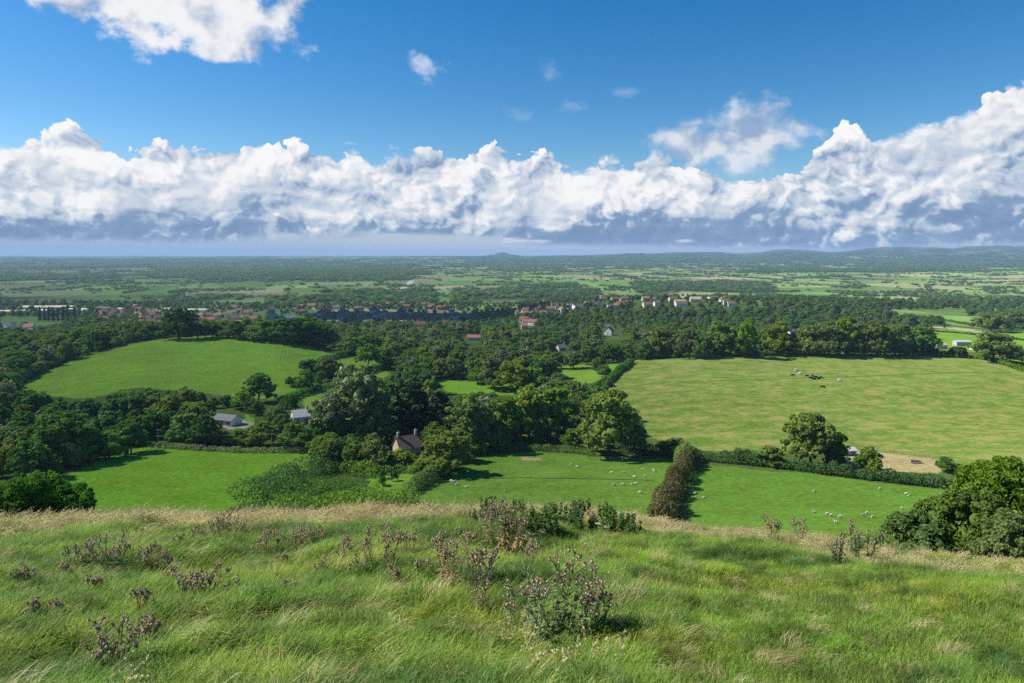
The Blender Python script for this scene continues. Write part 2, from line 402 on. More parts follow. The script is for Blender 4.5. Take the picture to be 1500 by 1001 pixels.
def field_at(px, py, d):
    """index of the field a ground point belongs to, or -1"""
    r = np.full(np.shape(px), -1)
    for k, (poly, a, b, c, dr) in enumerate(FIELDS):
        r = np.where((r < 0) & inpoly(px, py, poly) & (d > a) & (d < b), k, r)
    return r
# patchwork of the moor: jittered cells, hedges run along their edges
def patch(x, y):
    q = np.hypot(x, y)
    u = (x*.93+y*.36)/210+1.1*(fbm(x/1700, y/1700, 31, 2)-.5)*2; v = (y*.93-x*.36)/(250+120*(vnoise(x/2500, y/2500, 2)))+1.3*(fbm(x/1500, y/1500, 35, 2)-.5)*2
    iv = np.floor(v); u = u*(.7+.9*_hash(iv, iv*0, 77))+_hash(iv, iv*0+3, 78)*3
    iu = np.floor(u); return iu, iv, u-iu, v-iv
def wood_and_shade(px, row):
    """how wooded and cloud-shaded the plain looks, 0..1, by place in the view"""
    w = .10+0*px
    g = lambda a, b, c, d, s=1.0: s*sstep(a, a+(b-a)*.15+1, px)*(1-sstep(b-(b-a)*.15-1, b, px))*sstep(c, c+1.5, row)*(1-sstep(d-1.5, d, row))
    for a in ((-400,560,377,398,.28),(180,640,388,409,.55),(560,640,396,404,.6),(-400,240,396,412,.40),(240,640,405,412,.75),(-400,180,380,400,.25),
              (640,1800,376,386,.5),(640,1000,386,391,.3),(1000,1700,384,400,.4),(740,860,406,424,.45),(1000,1500,402,416,.22),(1250,1700,415,425,.3),(1100,1300,424,446,.42),(1300,1700,428,450,.62),
              (900,1180,412,432,.5),(640,900,424,446,.7),(440,660,424,446,.72),(380,480,434,446,.8),(-400,240,434,452,.45),(180,440,432,452,.6),(-400,20,418,436,.6)):
        w = np.maximum(w, g(*a))
    return w
# ------------------------------------------------------------------ the ground, one sheet from the hilltop to the horizon
def build_ground():
    th1 = np.radians(np.linspace(-50, 50, 760)); th2 = np.radians(np.linspace(50, 310, 70))[1:-1]
    th = np.concatenate([th1, th2]); nT = len(th)
    r = np.concatenate([np.exp(np.linspace(math.log(.6), math.log(24), 150)), np.exp(np.linspace(math.log(24.3), math.log(1800), 480)), np.exp(np.linspace(math.log(1808), math.log(24500), 330))])
    nR = len(r)
    TH, R = np.meshgrid(th, r)
    x = (R*np.sin(TH)).ravel(); y = (R*np.cos(TH)).ravel()
    z = terr(x, y)
    V = np.stack([x, y, z], 1)
    V = np.vstack([V, [[0, 0, float(terr(0.01, 0.01))]]])
    i = np.arange(nR-1)[:, None]*nT; j = np.arange(nT)[None]; jn = (j+1) % nT
    F = np.stack([(i+jn), (i+j), (i+nT+j), (i+nT+jn)], -1).reshape(-1, 4)
    c = len(V)-1; tri = np.stack([np.full(nT, c), np.arange(nT), (np.arange(nT)+1) % nT], 1)[:, [0, 2, 1]]
    loops = np.concatenate([F.ravel(), tri.ravel()]); sizes = np.concatenate([np.full(len(F), 4), np.full(len(tri), 3)])
    # colours
    yy = np.maximum(y, .1); px, row = project(x, yy, z); front = y > 1; rr = np.hypot(x, y)
    colr = np.tile(np.array(ROUGH), (len(x), 1)); dry = np.zeros(len(x)); tex = np.zeros(len(x))
    n1 = fbm(x/35, y/35, 41); colr *= (.7+.7*n1)[:, None]
    jx = (fbm(x/7, y/7, 301, 3)-.5)*9*300/np.maximum(yy, 120); jy = (fbm(x/7, y/7, 302, 3)-.5)*4*300/np.maximum(yy, 120)
    f = np.where(front, field_at(px+jx, row+jy, yy), -1)
    for k, (poly, a, b, cc, dr) in enumerate(FIELDS):
        s_ = f == k; v = .86+.28*fbm(x[s_]/40, y[s_]/40, 50+k)
        colr[s_] = np.array(cc)*v[:, None]; dry[s_] = dr; tex[s_] = 1
    s_ = front & (yy > 100) & (yy < 330) & inpoly(px, row, PADDOCK); colr[s_] = (.30, .26, .12); dry[s_] = .3
    s_ = front & (yy > 100) & (yy < 420) & inpoly(px, row, GARDEN); colr[s_] = LUSH
    s_ = front & (yy > 100) & (yy < 420) & inpoly(px, row, [(326,618),(352,614),(372,620),(350,634),(330,634)]); colr[s_] = (.30, .27, .22)
    s_ = front & (yy > 100) & (yy < 330) & inpoly(px, row, [(762,669),(795,671),(794,676),(764,675)]); colr[s_] = (.26, .21, .10)
    # worn track across the far right fields
    s_ = front & (yy > 450) & (yy < 1200) & inpoly(px, row, [(1366,478),(1400,480),(1450,485),(1446,488),(1400,483),(1366,480)]); colr[s_] = (.33, .30, .2)
    # the moor
    q = rr/S; far = sstep(1350, 1700, q)
    iu, iv, fu, fv = patch(x, y)
    h = _hash(iu, iv, 91); h2 = _hash(iu, iv, 92)
    pal = np.array([(.175,.270,.070),(.135,.230,.058),(.20,.29,.088),(.115,.190,.052),(.22,.265,.095),(.31,.28,.145),(.150,.250,.045),(.26,.27,.115)])
    pc = pal[np.minimum((h*8.4).astype(int), 7)]*(.8+.4*h2)[:, None]
    ditch = np.maximum(1-np.minimum(fu, 1-fu)/.025, 1-np.minimum(fv, 1-fv)/.03).clip(0, 1)
    pc = pc*(1-.55*ditch*(1-sstep(3500, 8000, q)))[:, None]
    wd = wood_and_shade(px, row); wn_ = fbm(x/520, y/900, 61, 4); wood = sstep(.0, .10, wd-(1-wn_)*.9+.12)*sstep(1700, 2200, q)
    pc = pc*(1-wood)[:, None]+np.array((.050,.078,.032))*wood[:, None]  # dark wood colour, also carrying the cloud shade on the far plain
    pc = pc*(1-.05*sstep(5000, 9000, q))[:, None]
    # dark bluish tone on the far escarpment, with paler green patches
    hill = sstep(9300, 10500, q)*(row < 376); esc = sstep(.42, .62, fbm(px/30, q/1500, 66, 3))
    pc = pc*(1-hill*.85)[:, None]+np.array((.026,.044,.034))*(hill*.85)[:, None]+(np.array((.14,.19,.07))*(hill*esc*.22)[:, None])
    colr = colr*(1-far)[:, None]+pc*far[:, None]; tex = np.maximum(tex, far*.3)
    near = 1-sstep(26, 60, rr); colr = colr*(1-near)[:, None]+np.array((.045,.075,.014))*near[:, None]
    colr = np.vstack([colr, [[.045,.075,.014]]]); dry = np.append(dry, 0)
    m, T = mat('ground')
    at_ = T.n('ShaderNodeAttribute', attribute_name='col'); ad = T.n('ShaderNodeAttribute', attribute_name='dry')
    geo = T.n('ShaderNodeNewGeometry'); P = E(T, geo.outputs['Position'])
    mp = T.n('ShaderNodeMapping', i={0: P}); mp.inputs['Scale'].default_value = (.8, 1.15, 1); Ps = E(T, mp.outputs[0])
    base = E(T, at_.outputs['Color']); dr = E(T, ad.outputs['Fac'])
    a = T.noise(Ps, .9, 5, .68); b = T.noise(Ps, .10, 3, .6); c_ = T.noise(Ps, .30, 4, .62)
    v = T.m('ADD', (a-.5)*1.9+(b-.5)*.7, 1.0).mx(.25)
    vc = T.n('ShaderNodeVectorMath', operation='SCALE', i={0: base, 'Scale': v})
    dm = T.ss(.44, .62, c_*.50+b*.36+a*.16)*dr
    cc = T.mix(dm*.72, E(T, vc.outputs[0]), (.30, .235, .09))
    hs = T.n('ShaderNodeHueSaturation', i={'Hue': T.m('ADD', (b-.5)*.05, .5), 'Color': cc})
    bp = T.n('ShaderNodeBump', i={'Strength': .9, 'Distance': .35, 'Height': a+T.noise(Ps, 3.2, 2)*.35})
    df = T.n('ShaderNodeBsdfDiffuse', i={'Color': hs.outputs[0], 'Normal': bp.outputs[0], 'Roughness': .9})
    T.n('ShaderNodeOutputMaterial', i={'Surface': df.outputs[0]})
    me = mesh_from('ground', V, (loops, sizes), [m], True)
    ca = me.attributes.new('col', 'FLOAT_COLOR', 'POINT'); ca.data.foreach_set('color', np.hstack([colr, np.ones((len(colr), 1))]).astype(np.float32).ravel())
    da = me.attributes.new('dry', 'FLOAT', 'POINT'); da.data.foreach_set('value', dry.astype(np.float32))
    link('ground', me, kind='structure')
build_ground()
# ------------------------------------------------------------------ haze
def build_haze():
    bm = bmesh.new(); bmesh.ops.create_cube(bm, size=1)
    zt = 215; zb = -30
    for v in bm.verts: v.co = ((v.co.x)*54000, v.co.y*54000, (zt+zb)/2+v.co.z*(zt-zb))
    me = bpy.data.meshes.new('haze'); bm.to_mesh(me); bm.free()
    m, T = mat('haze'); 
    pv = T.n('ShaderNodeVolumePrincipled', i={'Color': (.42, .63, .90, 1), 'Density': 6.2e-5, 'Anisotropy': 0.0})
    o = T.n('ShaderNodeOutputMaterial'); T.t.links.new(pv.outputs[0], o.inputs['Volume'])
    me.materials.append(m); link('haze', me, kind='stuff')
build_haze()
# ------------------------------------------------------------------ foliage
def leaf_mat(name, col, var=.35, hue=.013, trans=.35, gloss=.0):
    m, T = mat(name)
    oi = T.n('ShaderNodeObjectInfo'); rnd = E(T, oi.outputs['Random'])
    at_ = T.n('ShaderNodeAttribute', attribute_name='tone'); tone = E(T, at_.outputs['Fac'])
    c = T.n('ShaderNodeHueSaturation', i={'Hue': T.m('ADD', (rnd-.5)*hue*2+(tone-.5)*hue*.8, .5), 'Saturation': T.m('ADD', (rnd*7.3-T.m('FLOOR', rnd*7.3)-.5)*.3, 1.0),
            'Value': T.m('ADD', (tone-.5)*var*2+(rnd*3.7-T.m('FLOOR', rnd*3.7)-.5)*.45, 1.0), 'Color': col+(1,)})
    df = T.n('ShaderNodeBsdfDiffuse', i={'Color': c.outputs[0]}); tl = T.n('ShaderNodeBsdfTranslucent', i={'Color': T.mix(.5, E(T, c.outputs[0]), (col[0]*1.5, col[1]*1.5, col[2]*.7)).s})
    mx = T.n('ShaderNodeMixShader', i={0: trans, 1: df.outputs[0], 2: tl.outputs[0]})
    if gloss:
        gl = T.n('ShaderNodeBsdfGlossy', i={'Color': (.8, .85, .8, 1), 'Roughness': .45})
        mx = T.n('ShaderNodeMixShader', i={0: gloss, 1: mx.outputs[0], 2: gl.outputs[0]})
    T.n('ShaderNodeOutputMaterial', i={'Surface': mx.outputs[0]})
    return m
def plain_mat(name, col, rough=.9, nscale=6.0, amt=.25, bump=0.0, spec=.2):
    m, T = mat(name)
    tc = T.n('ShaderNodeTexCoord'); n = T.noise(E(T, tc.outputs['Object']), nscale, 4, .6)
    v = T.n('ShaderNodeVectorMath', operation='SCALE', i={0: col, 'Scale': (n-.5)*amt*4+1.0})
    b = T.n('ShaderNodeBsdfPrincipled', i={'Base Color': v.outputs[0], 'Roughness': rough, 'Specular IOR Level': spec})
    if bump:
        bp = T.n('ShaderNodeBump', i={'Strength': bump, 'Distance': .05, 'Height': n}); T.t.links.new(bp.outputs[0], b.inputs['Normal'])
    T.n('ShaderNodeOutputMaterial', i={'Surface': b.outputs[0]}); return m
M = {}
M['dark'] = leaf_mat('leaves_dark', (0.078, 0.166, 0.035), trans=.30)
M['mid'] = leaf_mat('leaves_mid', (.135, .235, .042))
M['light'] = leaf_mat('leaves_light', (.150, .215, .045))
M['olive'] = leaf_mat('leaves_olive', (.175, .235, .048))
M['willow'] = leaf_mat('leaves_willow', (0.198, 0.247, 0.112), gloss=.02)
M['copper'] = leaf_mat('leaves_copper', (0.093, 0.046, 0.032), trans=.2)
M['pine'] = leaf_mat('leaves_conifer', (0.038, 0.084, 0.031), trans=.12)
M['rust'] = leaf_mat('leaves_rust', (.150, .142, .052), hue=.012)
M['bark'] = plain_mat('bark', (.075, .062, .048), bump=.8)
def cards(C, Nrm, size, rg, spread=.75, aspect=1.25, droop=0.0):
    """one small bent leaf-cluster face pair per centre; returns V,F"""
    n = len(C)
    N_ = Nrm+rg.normal(size=(n, 3))*spread; N_[:, 2] -= droop*0; N_ /= np.linalg.norm(N_, axis=1)[:, None]+1e-9
    R_ = rg.normal(size=(n, 3)); U = np.cross(N_, R_); U /= np.linalg.norm(U, axis=1)[:, None]+1e-9; W = np.cross(N_, U)
    s = (size*rg.uniform(.55, 1.3, n))[:, None]
    k1 = rg.uniform(.55, 1, (n, 1)); k2 = rg.uniform(.55, 1, (n, 1))
    a = C+U*s*aspect; b = C+W*s*k1+U*s*.15+N_*s*.18; c = C-U*s*aspect*rg.uniform(.7, 1, (n, 1)); d = C-W*s*k2-U*s*.1-N_*s*.12
    V = np.stack([a, b, c, d], 1).reshape(-1, 3); F = np.arange(4*n).reshape(n, 4)
    return V, F
def unit(rg, n, up=0.0):
    v = rg.normal(size=(n, 3)); v[:, 2] += up; return v/np.linalg.norm(v, axis=1)[:, None]
def crown(seed, lobes, subs, per, size, m, name='crown', core=True, low=-.35, subr=(.26, .42), spread=.75, cone=None):
    """lobes: list of (centre, radii). Each lobe carries sub-lobes; leaf clusters lie on their outer sides."""
    rg = np.random.default_rng(seed); Cs = []; Ns = []; Tn = []
    LC = np.array([l[0] for l in lobes], float); LR = np.array([l[1] for l in lobes], float)
    for c, r in zip(LC, LR):
        u = unit(rg, subs, .25); u = u[u[:, 2] > low]
        sc_ = c+u*r*rg.uniform(.72, 1.0, (len(u), 1)); sr = r.mean()*rg.uniform(subr[0], subr[1], len(u))
        for p, q, uu in zip(sc_, sr, u):
            # skip sub-lobes buried in other lobes
            ins = (((p-LC)/LR)**2).sum(1).min()
            if ins < .42: continue
            v = unit(rg, per, 0)+uu*.55; v /= np.linalg.norm(v, axis=1)[:, None]
            Cs.append(p+v*q*rg.uniform(.62, 1.08, (per, 1))*np.array([1, 1, .82])); Ns.append(v)
            Tn.append(np.full(per, rg.uniform(.3, .7))+rg.normal(size=per)*.13)
    C = np.concatenate(Cs); N_ = np.concatenate(Ns); Tn = np.concatenate(Tn)
    V, F = cards(C, N_, size, rg, spread)
    loops = F.ravel(); sizes = np.full(len(F), 4); tone = Tn
    if core:
        V0, F0 = ico(2)
        for c, r in zip(LC, LR):
            P = V0*(.70+.30*n3(V0+seed, 2.2, seed)[:, None])*r*.62+c
            loops = np.concatenate([loops, (F0+len(V)).ravel()]); sizes = np.concatenate([sizes, np.full(len(F0), 3)]); V = np.vstack([V, P])
            tone = np.concatenate([tone, np.full(len(F0), .35)])
    return mesh_from(name, V, (loops, sizes), [m], False, tone=tone)
def tube(bm, pts, rads, seg=8, cap=True):
    rings = []
    for k, (p, r) in enumerate(zip(pts, rads)):
        p = Vector(p); d = (Vector(pts[min(k+1, len(pts)-1)])-Vector(pts[max(k-1, 0)])).normalized()
        u = d.orthogonal().normalized() if k == 0 else (pu-d*pu.dot(d)).normalized(); pu = u; w = d.cross(u)
        rings.append([bm.verts.new(p+(u*math.cos(2*math.pi*j/seg)+w*math.sin(2*math.pi*j/seg))*r) for j in range(seg)])
    for a, b in zip(rings, rings[1:]):
        for j in range(seg): bm.faces.new((a[j], a[(j+1) % seg], b[(j+1) % seg], b[j]))
    if cap and rads[-1] > 1e-3: bm.faces.new(rings[-1]); bm.faces.new(rings[0][::-1])
    return rings
def bm_mesh(name, bm, mats, smooth=False):
    me = bpy.data.meshes.new(name); bm.normal_update(); bm.to_mesh(me); bm.free()
    for m in mats: me.materials.append(m)
    if smooth: me.polygons.foreach_set('use_smooth', np.ones(len(me.polygons), bool))
    return me
def trunk_mesh(seed, h, r, limbs, lean=0.0):
    rg = random.Random(seed); bm = bmesh.new()
    pts = [(0, 0, -.8), (0, 0, 0), (lean*.2+rg.uniform(-.1, .1), 0, h*.25), (lean*.5, rg.uniform(-.2, .2), h*.5), (lean, 0, h*.8)]
    tube(bm, pts, [r*1.4, r*1.1, r*.85, r*.65, r*.3])
    for c in limbs:
        c = Vector(c); z0 = h*rg.uniform(.22, .5); s = Vector((lean*z0/h, 0, z0)); md = s.lerp(c, .5)+Vector((0, 0, -.08*h*rg.random()))
        tube(bm, [s, md, s.lerp(c, .95)], [r*.5, r*.33, r*.1], 6)
    return bm_mesh('trunk', bm, [M['bark']], True)
def tree_kind(seed, m, h=14., w=12., shape='round', subs=15, per=42, size=.34, nl=9):
    """crown + trunk meshes for a tree of height h and crown width w, base at the origin"""
    rg = np.random.default_rng(seed); L = []
    R = w/2
    if shape == 'round':
        L.append(((0, 0, h*.52), (R*.62, R*.62, h*.42)))
        for k in range(nl):
            a = 6.283*k/nl+rg.uniform(-.4, .4); zz = rg.uniform(.17, .72); rr = R*(.62-.42*max(0, zz-.45))*rg.uniform(.8, 1.12); q = R*rg.uniform(.34, .52)
            L.append(((math.cos(a)*rr, math.sin(a)*rr, h*zz), (q, q, q*.9)))
        for k in range(3):
            a = rg.uniform(0, 6.28); q = R*rg.uniform(.3, .42); L.append(((math.cos(a)*R*.25, math.sin(a)*R*.25, h*rg.uniform(.80, .9)-q*.3), (q, q, q*.85)))
    elif shape == 'tall':
        L.append(((0, 0, h*.52), (R*.6, R*.6, h*.42)))
        for k in range(nl+2):
            a = 2.4*k+rg.uniform(-.3, .3); zz = .2+.68*k/(nl+1); rr = R*.5*(1-.55*abs(zz-.45)); q = R*rg.uniform(.36, .55)
            L.append(((math.cos(a)*rr, math.sin(a)*rr, h*zz), (q, q, q*1.25)))
    elif shape == 'poplar':
        for k in range(8):
            zz = .12+.8*k/7; q = R*(.9-.75*max(0, zz-.45)*1.5); L.append(((rg.uniform(-.1, .1)*R, rg.uniform(-.1, .1)*R, h*zz), (q, q, h*.1)))
    elif shape == 'bush':
        for k in range(nl):
            a = rg.uniform(0, 6.28); rr = R*rg.uniform(.1, .6); q = R*rg.uniform(.36, .55); L.append(((math.cos(a)*rr, math.sin(a)*rr, h*rg.uniform(.30, .62)), (q, q, h*.34)))
    elif shape == 'cedar':
        for k in range(16):
            zz = .2+.75*k/15; rr = R*(1.05-zz)*rg.uniform(.5, .9); a = 2.4*k; q = R*.42*(1.15-zz)+.4
            L.append(((math.cos(a)*rr, math.sin(a)*rr, h*zz), (q*1.3, q*1.3, q*.42)))
    c = crown(seed, L, subs, per, size, m, low=-.5 if shape != 'cedar' else -.9)
    t = trunk_mesh(seed, h*.8, .035*h*.7, [l[0] for l in L[1:6]])
    return c, t
TK = []   # (crown, trunk, height, width, tone word, shape word)
for k, (m, h, w, s, tw, sw) in enumerate([
    ('dark', 14, 12.5, 'round', 'dark green', 'round'), ('dark', 13, 13, 'round', 'deep green', 'spreading'), ('mid', 14, 12, 'round', 'mid green', 'round'), ('mid', 15, 11, 'tall', 'mid green', 'tall'),
    ('light', 13, 12, 'round', 'bright green', 'round'), ('olive', 14, 12.5, 'round', 'olive green', 'round'), ('willow', 15, 12, 'tall', 'silvery grey green', 'tall'), ('olive', 9, 10, 'bush', 'olive green', 'low bushy'),
    ('pine', 15, 12, 'cedar', 'blackish green', 'tiered conifer'), ('copper', 13, 12, 'round', 'copper brown', 'round'), ('dark', 8, 9.5, 'bush', 'dark green', 'low bushy'), ('light', 15, 10, 'tall', 'bright green', 'tall'), ('pine', 18, 5, 'poplar', 'dark green', 'narrow columnar')]):
    c, t = tree_kind(100+k, M[m], h, w, s); TK.append((c, t, h, w, tw, sw))
TREES = []   # things: (object, px, row, D, kind)
def put_tree(kind, p, h, w=None, rz=None, extra=None):
    c, t, h0, w0, tw, sw = TK[kind]
    s = h/h0; sx = (w/w0) if w else s*random.uniform(.9, 1.15)
    e = empty('tree', (p[0], p[1], p[2]-.3), '', 'tree', None, random.uniform(0, 6.28) if rz is None else rz, (sx, sx, s))
    link('crown', c, e); link('trunk', t, e)
    px, row = project(p[0], p[1], p[2]); TREES.append([e, px, row, p[1], kind, h, extra])
    return e

# ---- single trees that stand out: (kind, px, row of the foot, height px, width px)
KEY = [
 (5,892,668,98,92),(5,868,640,60,55),(4,925,662,52,44),(4,1187,682,80,80),(3,1222,684,50,40),(4,1130,684,33,42),(7,1275,697,42,46),(2,1386,692,26,28),(2,985,668,30,30),
 (5,652,694,62,76),(5,672,676,38,50),(6,530,648,104,92),(6,480,652,72,60),(11,690,660,82,70),(2,735,652,78,72),(6,712,642,60,50),(5,775,642,76,76),(2,812,636,76,66),(4,842,606,50,44),
 (8,606,646,86,92),(8,644,634,62,60),(2,560,652,60,52),(0,600,590,42,44),
 (7,588,686,28,56),(7,548,690,44,60),(10,508,682,44,58),(7,622,692,22,40),(4,470,672,36,40),
 (0,450,506,42,74),(0,472,508,34,40),(0,428,505,40,40),(0,262,497,48,56),(0,248,497,38,30),(2,388,500,34,44),(0,350,497,28,40),(0,312,495,24,40),(0,410,503,38,44),(0,290,496,22,34),(2,335,495,20,34),(2,370,498,24,36),
 (4,480,557,36,36),(2,447,572,34,28),(2,496,550,22,20),(4,540,536,34,36),(10,452,545,20,30),(10,428,566,16,22),(2,516,548,16,16),
 (2,350,652,28,40),(4,385,655,40,44),(0,300,655,50,46),(2,270,650,50,50),(5,322,650,22,34),(1,10,676,52,62),(2,48,694,40,58),(0,-30,690,60,60),(2,430,658,44,44),(4,412,642,38,30),(0,465,654,44,40),
 (0,379,590,44,46),(2,355,600,30,32),
 (0,500,518,18,44),(2,560,530,24,34),
 (1,84,682,76,98),(0,52,668,40,60),(0,120,676,52,60),(2,160,672,46,50),(0,192,664,48,46),
 (5,1455,529,44,62),(5,1480,532,30,40),(10,1404,524,18,24),(10,1362,520,14,22),(5,1452,486,28,50),(4,1492,480,26,44),(2,1480,476,26,40),
 (3,1060,522,50,50),(3,1092,524,54,36),(5,1140,520,48,52),(4,1010,526,46,44),(5,968,524,44,50),(5,1208,522,50,60),(5,1240,520,56,46),(4,1285,522,54,56),(2,1318,521,52,46),(2,1350,521,48,44),(5,1180,521,44,40),(2,1030,526,40,34),(4,1265,521,46,30),
 (5,750,574,44,54),(5,720,570,48,44),(2,780,572,38,44),(2,700,562,26,30),(4,860,535,30,28),(4,840,540,26,30),(4,876,548,26,24),(2,885,552,20,22),(4,790,545,26,30),(4,815,540,26,26),
]
for k, px, row, h, w in KEY:
    p = ground_at(px, row, 40); D = p.y; put_tree(k, p, h/FPX*D, w/FPX*D)

# ---- woods: jittered scatter wherever no field, house or lane shows
HOUSES = []   # (px,row,half width px) clearings, filled by the building list below
CLEAR = [(333,624,26,16),(440,618,20,13),(590,664,30,18),(897,492,20,13),(1160,494,12,10),(822,515,12,8),(1385,512,24,10),(1420,508,40,10),(770,480,14,8),(690,500,16,9),(365,622,14,12),(765,620,10,8),(900,676,20,9)]
BOX = [(min(q[0] for q in f[0]), max(q[0] for q in f[0]), min(q[1] for q in f[0]), max(q[1] for q in f[0])) for f in FIELDS]
def inp(x, y, poly):
    r = False; j = len(poly)-1
    for i in range(len(poly)):
        xi, yi = poly[i]; xj, yj = poly[j]
        if (yi > y) != (yj > y) and x < (xj-xi)*(y-yi)/(yj-yi)+xi: r = not r
        j = i
    return r
def free(px, row, hpx, wpx):
    """would a tree here hide a stretch of field or a building the photograph shows?"""
    for dy in (0, .3, .6, .85):
        for dx in (-.38, 0, .38):
            if dy == .85 and dx: continue
            x = px+dx*wpx; y = row-dy*hpx
            d = None
            for k, (poly, a, b, c, dr) in enumerate(FIELDS):
                q = BOX[k]
                if q[0] < x < q[1] and q[2] < y < q[3] and inp(x, y, poly): return False
            if inp(x, y, PADDOCK) or inp(x, y, GARDEN): return False
            for cx, cy, a, b in CLEAR:
                if abs(x-cx) < a*.8 and abs(y-cy) < b*.8: return False
    return True
cand = []
D = 165.0
while D < 1500:
    sp = 9.5+D*.0045
    xs = np.arange(-.90*D, .90*D, sp)
    for x in xs:
        xx = x+random.uniform(-.45, .45)*sp; dd = D+random.uniform(-.45, .45)*sp
        z = float(terr(xx, dd)); px, row = project(xx, dd, z)
        if not (-120 < px < 1620) or row > 745: continue
        h = random.uniform(7.5, 14)*(1 if dd > 260 else .8)
        if 930 < px < 1500 and dd > 420: h *= 1.1
        if 200 < px < 760 and 900 < dd: h *= .66
        if 700 < px < 1140 and 850 < dd: h *= .75
        hp = h/dd*FPX; wp = hp*.95
        # the lower slopes between the near fields stay scrubby
        cand.append((dd, xx, z, px, row, h, hp, wp))
    D += sp*.86
sel = []
for dd, xx, z, px, row, h, hp, wp in cand:
    if dd < 330 and (px > 930 or (row > 690 and px > 100)): continue
    if row > 705: continue
    if 20 < px < 470 and row > 655 and px > 150: continue
    f1 = free(px, row, hp, wp)
    if not f1:
        h *= .55; hp *= .55; wp *= .55
        if not free(px, row, hp, wp): continue
    # town: houses among the trees
    if 990 < dd < 1330 and (150 < px < 700 and 440 < row < 520) and random.random() < .78: continue
    if 1000 < dd < 1300 and (740 < px < 1120) and row < 464 and random.random() < .62: continue
    if dd > 1000 and px < 150 and random.random() < .5: continue
    if 760 < dd and px > 1290 and random.random() < .55: continue
    sel.append((dd, xx, z, px, row, h))
sel.sort(key=lambda s: s[0])
def pick_kind(px, row, D):
    r = random.random()
    dk = px < 470 and row > 540
    if dk: ws = [(0,.34),(1,.22),(2,.16),(7,.08),(10,.08),(5,.06),(6,.06)]
    else: ws = [(0,.17),(1,.12),(2,.22),(3,.10),(4,.13),(5,.12),(6,.04),(7,.04),(8,.03),(9,.006),(11,.05)]
    if D > 420 and not dk: ws = [(0,.10),(1,.08),(2,.28),(3,.14),(4,.16),(5,.14),(6,.04),(8,.015),(9,.004),(11,.04)]
    t = 0
    for k, w in ws:
        t += w
        if r < t: return k
    return 2
NIND = 300-len(TREES)-8
for s in sel[:NIND]:
    dd, xx, z, px, row, h = s
    put_tree(pick_kind(px, row, dd), (xx, dd, z), h)
rest = sel[NIND:]
print('woods', len(sel), 'individual', NIND)
pr = []
for c, t, h0, w0, tw, sw in TK:
    o = bpy.data.objects.new('tree_kind', c); pr.append(o)
# order of the kinds inside the collection follows their names
for k, o in enumerate(pr): o.name = 'tree_kind_'+chr(97+k)
kk = np.array([pick_kind(s[3], s[4], s[0]) for s in rest]); hh = np.array([s[5] for s in rest]); h0 = np.array([TK[k][2] for k in kk])
sc_ = hh/h0; wv = RNG.uniform(.92, 1.2, len(rest))
instancer('woodland', [(s[1], s[0], s[2]-.3) for s in rest], np.stack([hh*0, hh*0, RNG.uniform(0, 6.28, len(rest))], 1), np.stack([sc_*wv, sc_*wv, sc_], 1), pr, kk, kind='stuff',
          label='mass of broadleaved trees filling the slopes towards the town')

# ---- far trees on the moor
def far_protos():
    out = []
    for k, m in enumerate(('dark', 'mid', 'mid', 'willow')):
        L = [((0, 0, .5), (.42, .42, .45))]+[((math.cos(a)*.35, math.sin(a)*.35, .4), (.3, .3, .32)) for a in (0, 1.9, 4.1)]
        o = bpy.data.objects.new('far_tree_'+chr(97+k), crown(300+k, L, 8, 9, .10, M[m], low=-.3)); out.append(o)
    return out
fp = far_protos()
P = []; Sx = []
def add_far(x, y, h, w):
    P.append((x, y, float(0))); Sx.append((w, w, h))
rg = np.random.default_rng(77)
n = 1500000
# area-uniform samples of the plain inside the view
dq = np.sqrt(rg.uniform(1350.**2, 9500.**2, n)); px = rg.uniform(-120, 1620, n)
x = (px-CX)/FPX*dq; z = terr(x, dq); row = HY-(z-ZC)/dq*FPX
iu, iv, fu, fv = patch(x, dq)
eu = np.minimum(fu, 1-fu)*190; ev = np.minimum(fv, 1-fv)*260
hl = _hash(iu+(fu > .5), iv, 14); hv = _hash(iu, iv+(fv > .5), 15)
on = ((eu < 5) & (hl < .55)) | ((ev < 5) & (hv < .55))
gap = vnoise(x/90, dq/90, 19)
wd = wood_and_shade(px, row); wn_ = fbm(x/520, dq/900, 61, 4); wood = wd > (1-wn_)*.9-.03
clump = fbm(x/160, dq/160, 23, 3)
keep_h = on & (gap > .5) & (rg.random(n) < .9)
keep_w = wood & (rg.random(n) < np.clip(dq/9000, .12, .5)*.26+.05)
keep_c = (clump > .665) & (rg.random(n) < .16) & ~wood
keep_s = rg.random(n) < .0022
keep = (keep_h | keep_w | keep_c | keep_s) & (dq > 1420) & ~((px > 700) & (px < 1130) & (dq < 1700)) 
keep &= ~inpoly(px, row, [(0,430),(130,430),(130,446),(0,446)])
x = x[keep]; y = dq[keep]; z = z[keep]; pxk = px[keep]; wk = keep_w[keep]; m_ = len(x)
h = rg.uniform(4.5, 10, m_)*np.where(wk, 1.1, .9)*(1+.25*(y > 5000)); w = h*rg.uniform(1.0, 1.7, m_)*np.where(wk, 1.35, 1.0)*(1+(y > 4500)*.5)
print('far trees', m_)
instancer('far_trees', np.stack([x, y, z-.5], 1), np.stack([x*0, x*0, rg.uniform(0, 6.28, m_)], 1), np.stack([w, w*rg.uniform(.8, 1.3, m_), h], 1), fp, rg.choice([0, 0, 1, 2, 3], m_), kind='stuff',
          label='hedgerow trees and copses scattered over the distant moor')
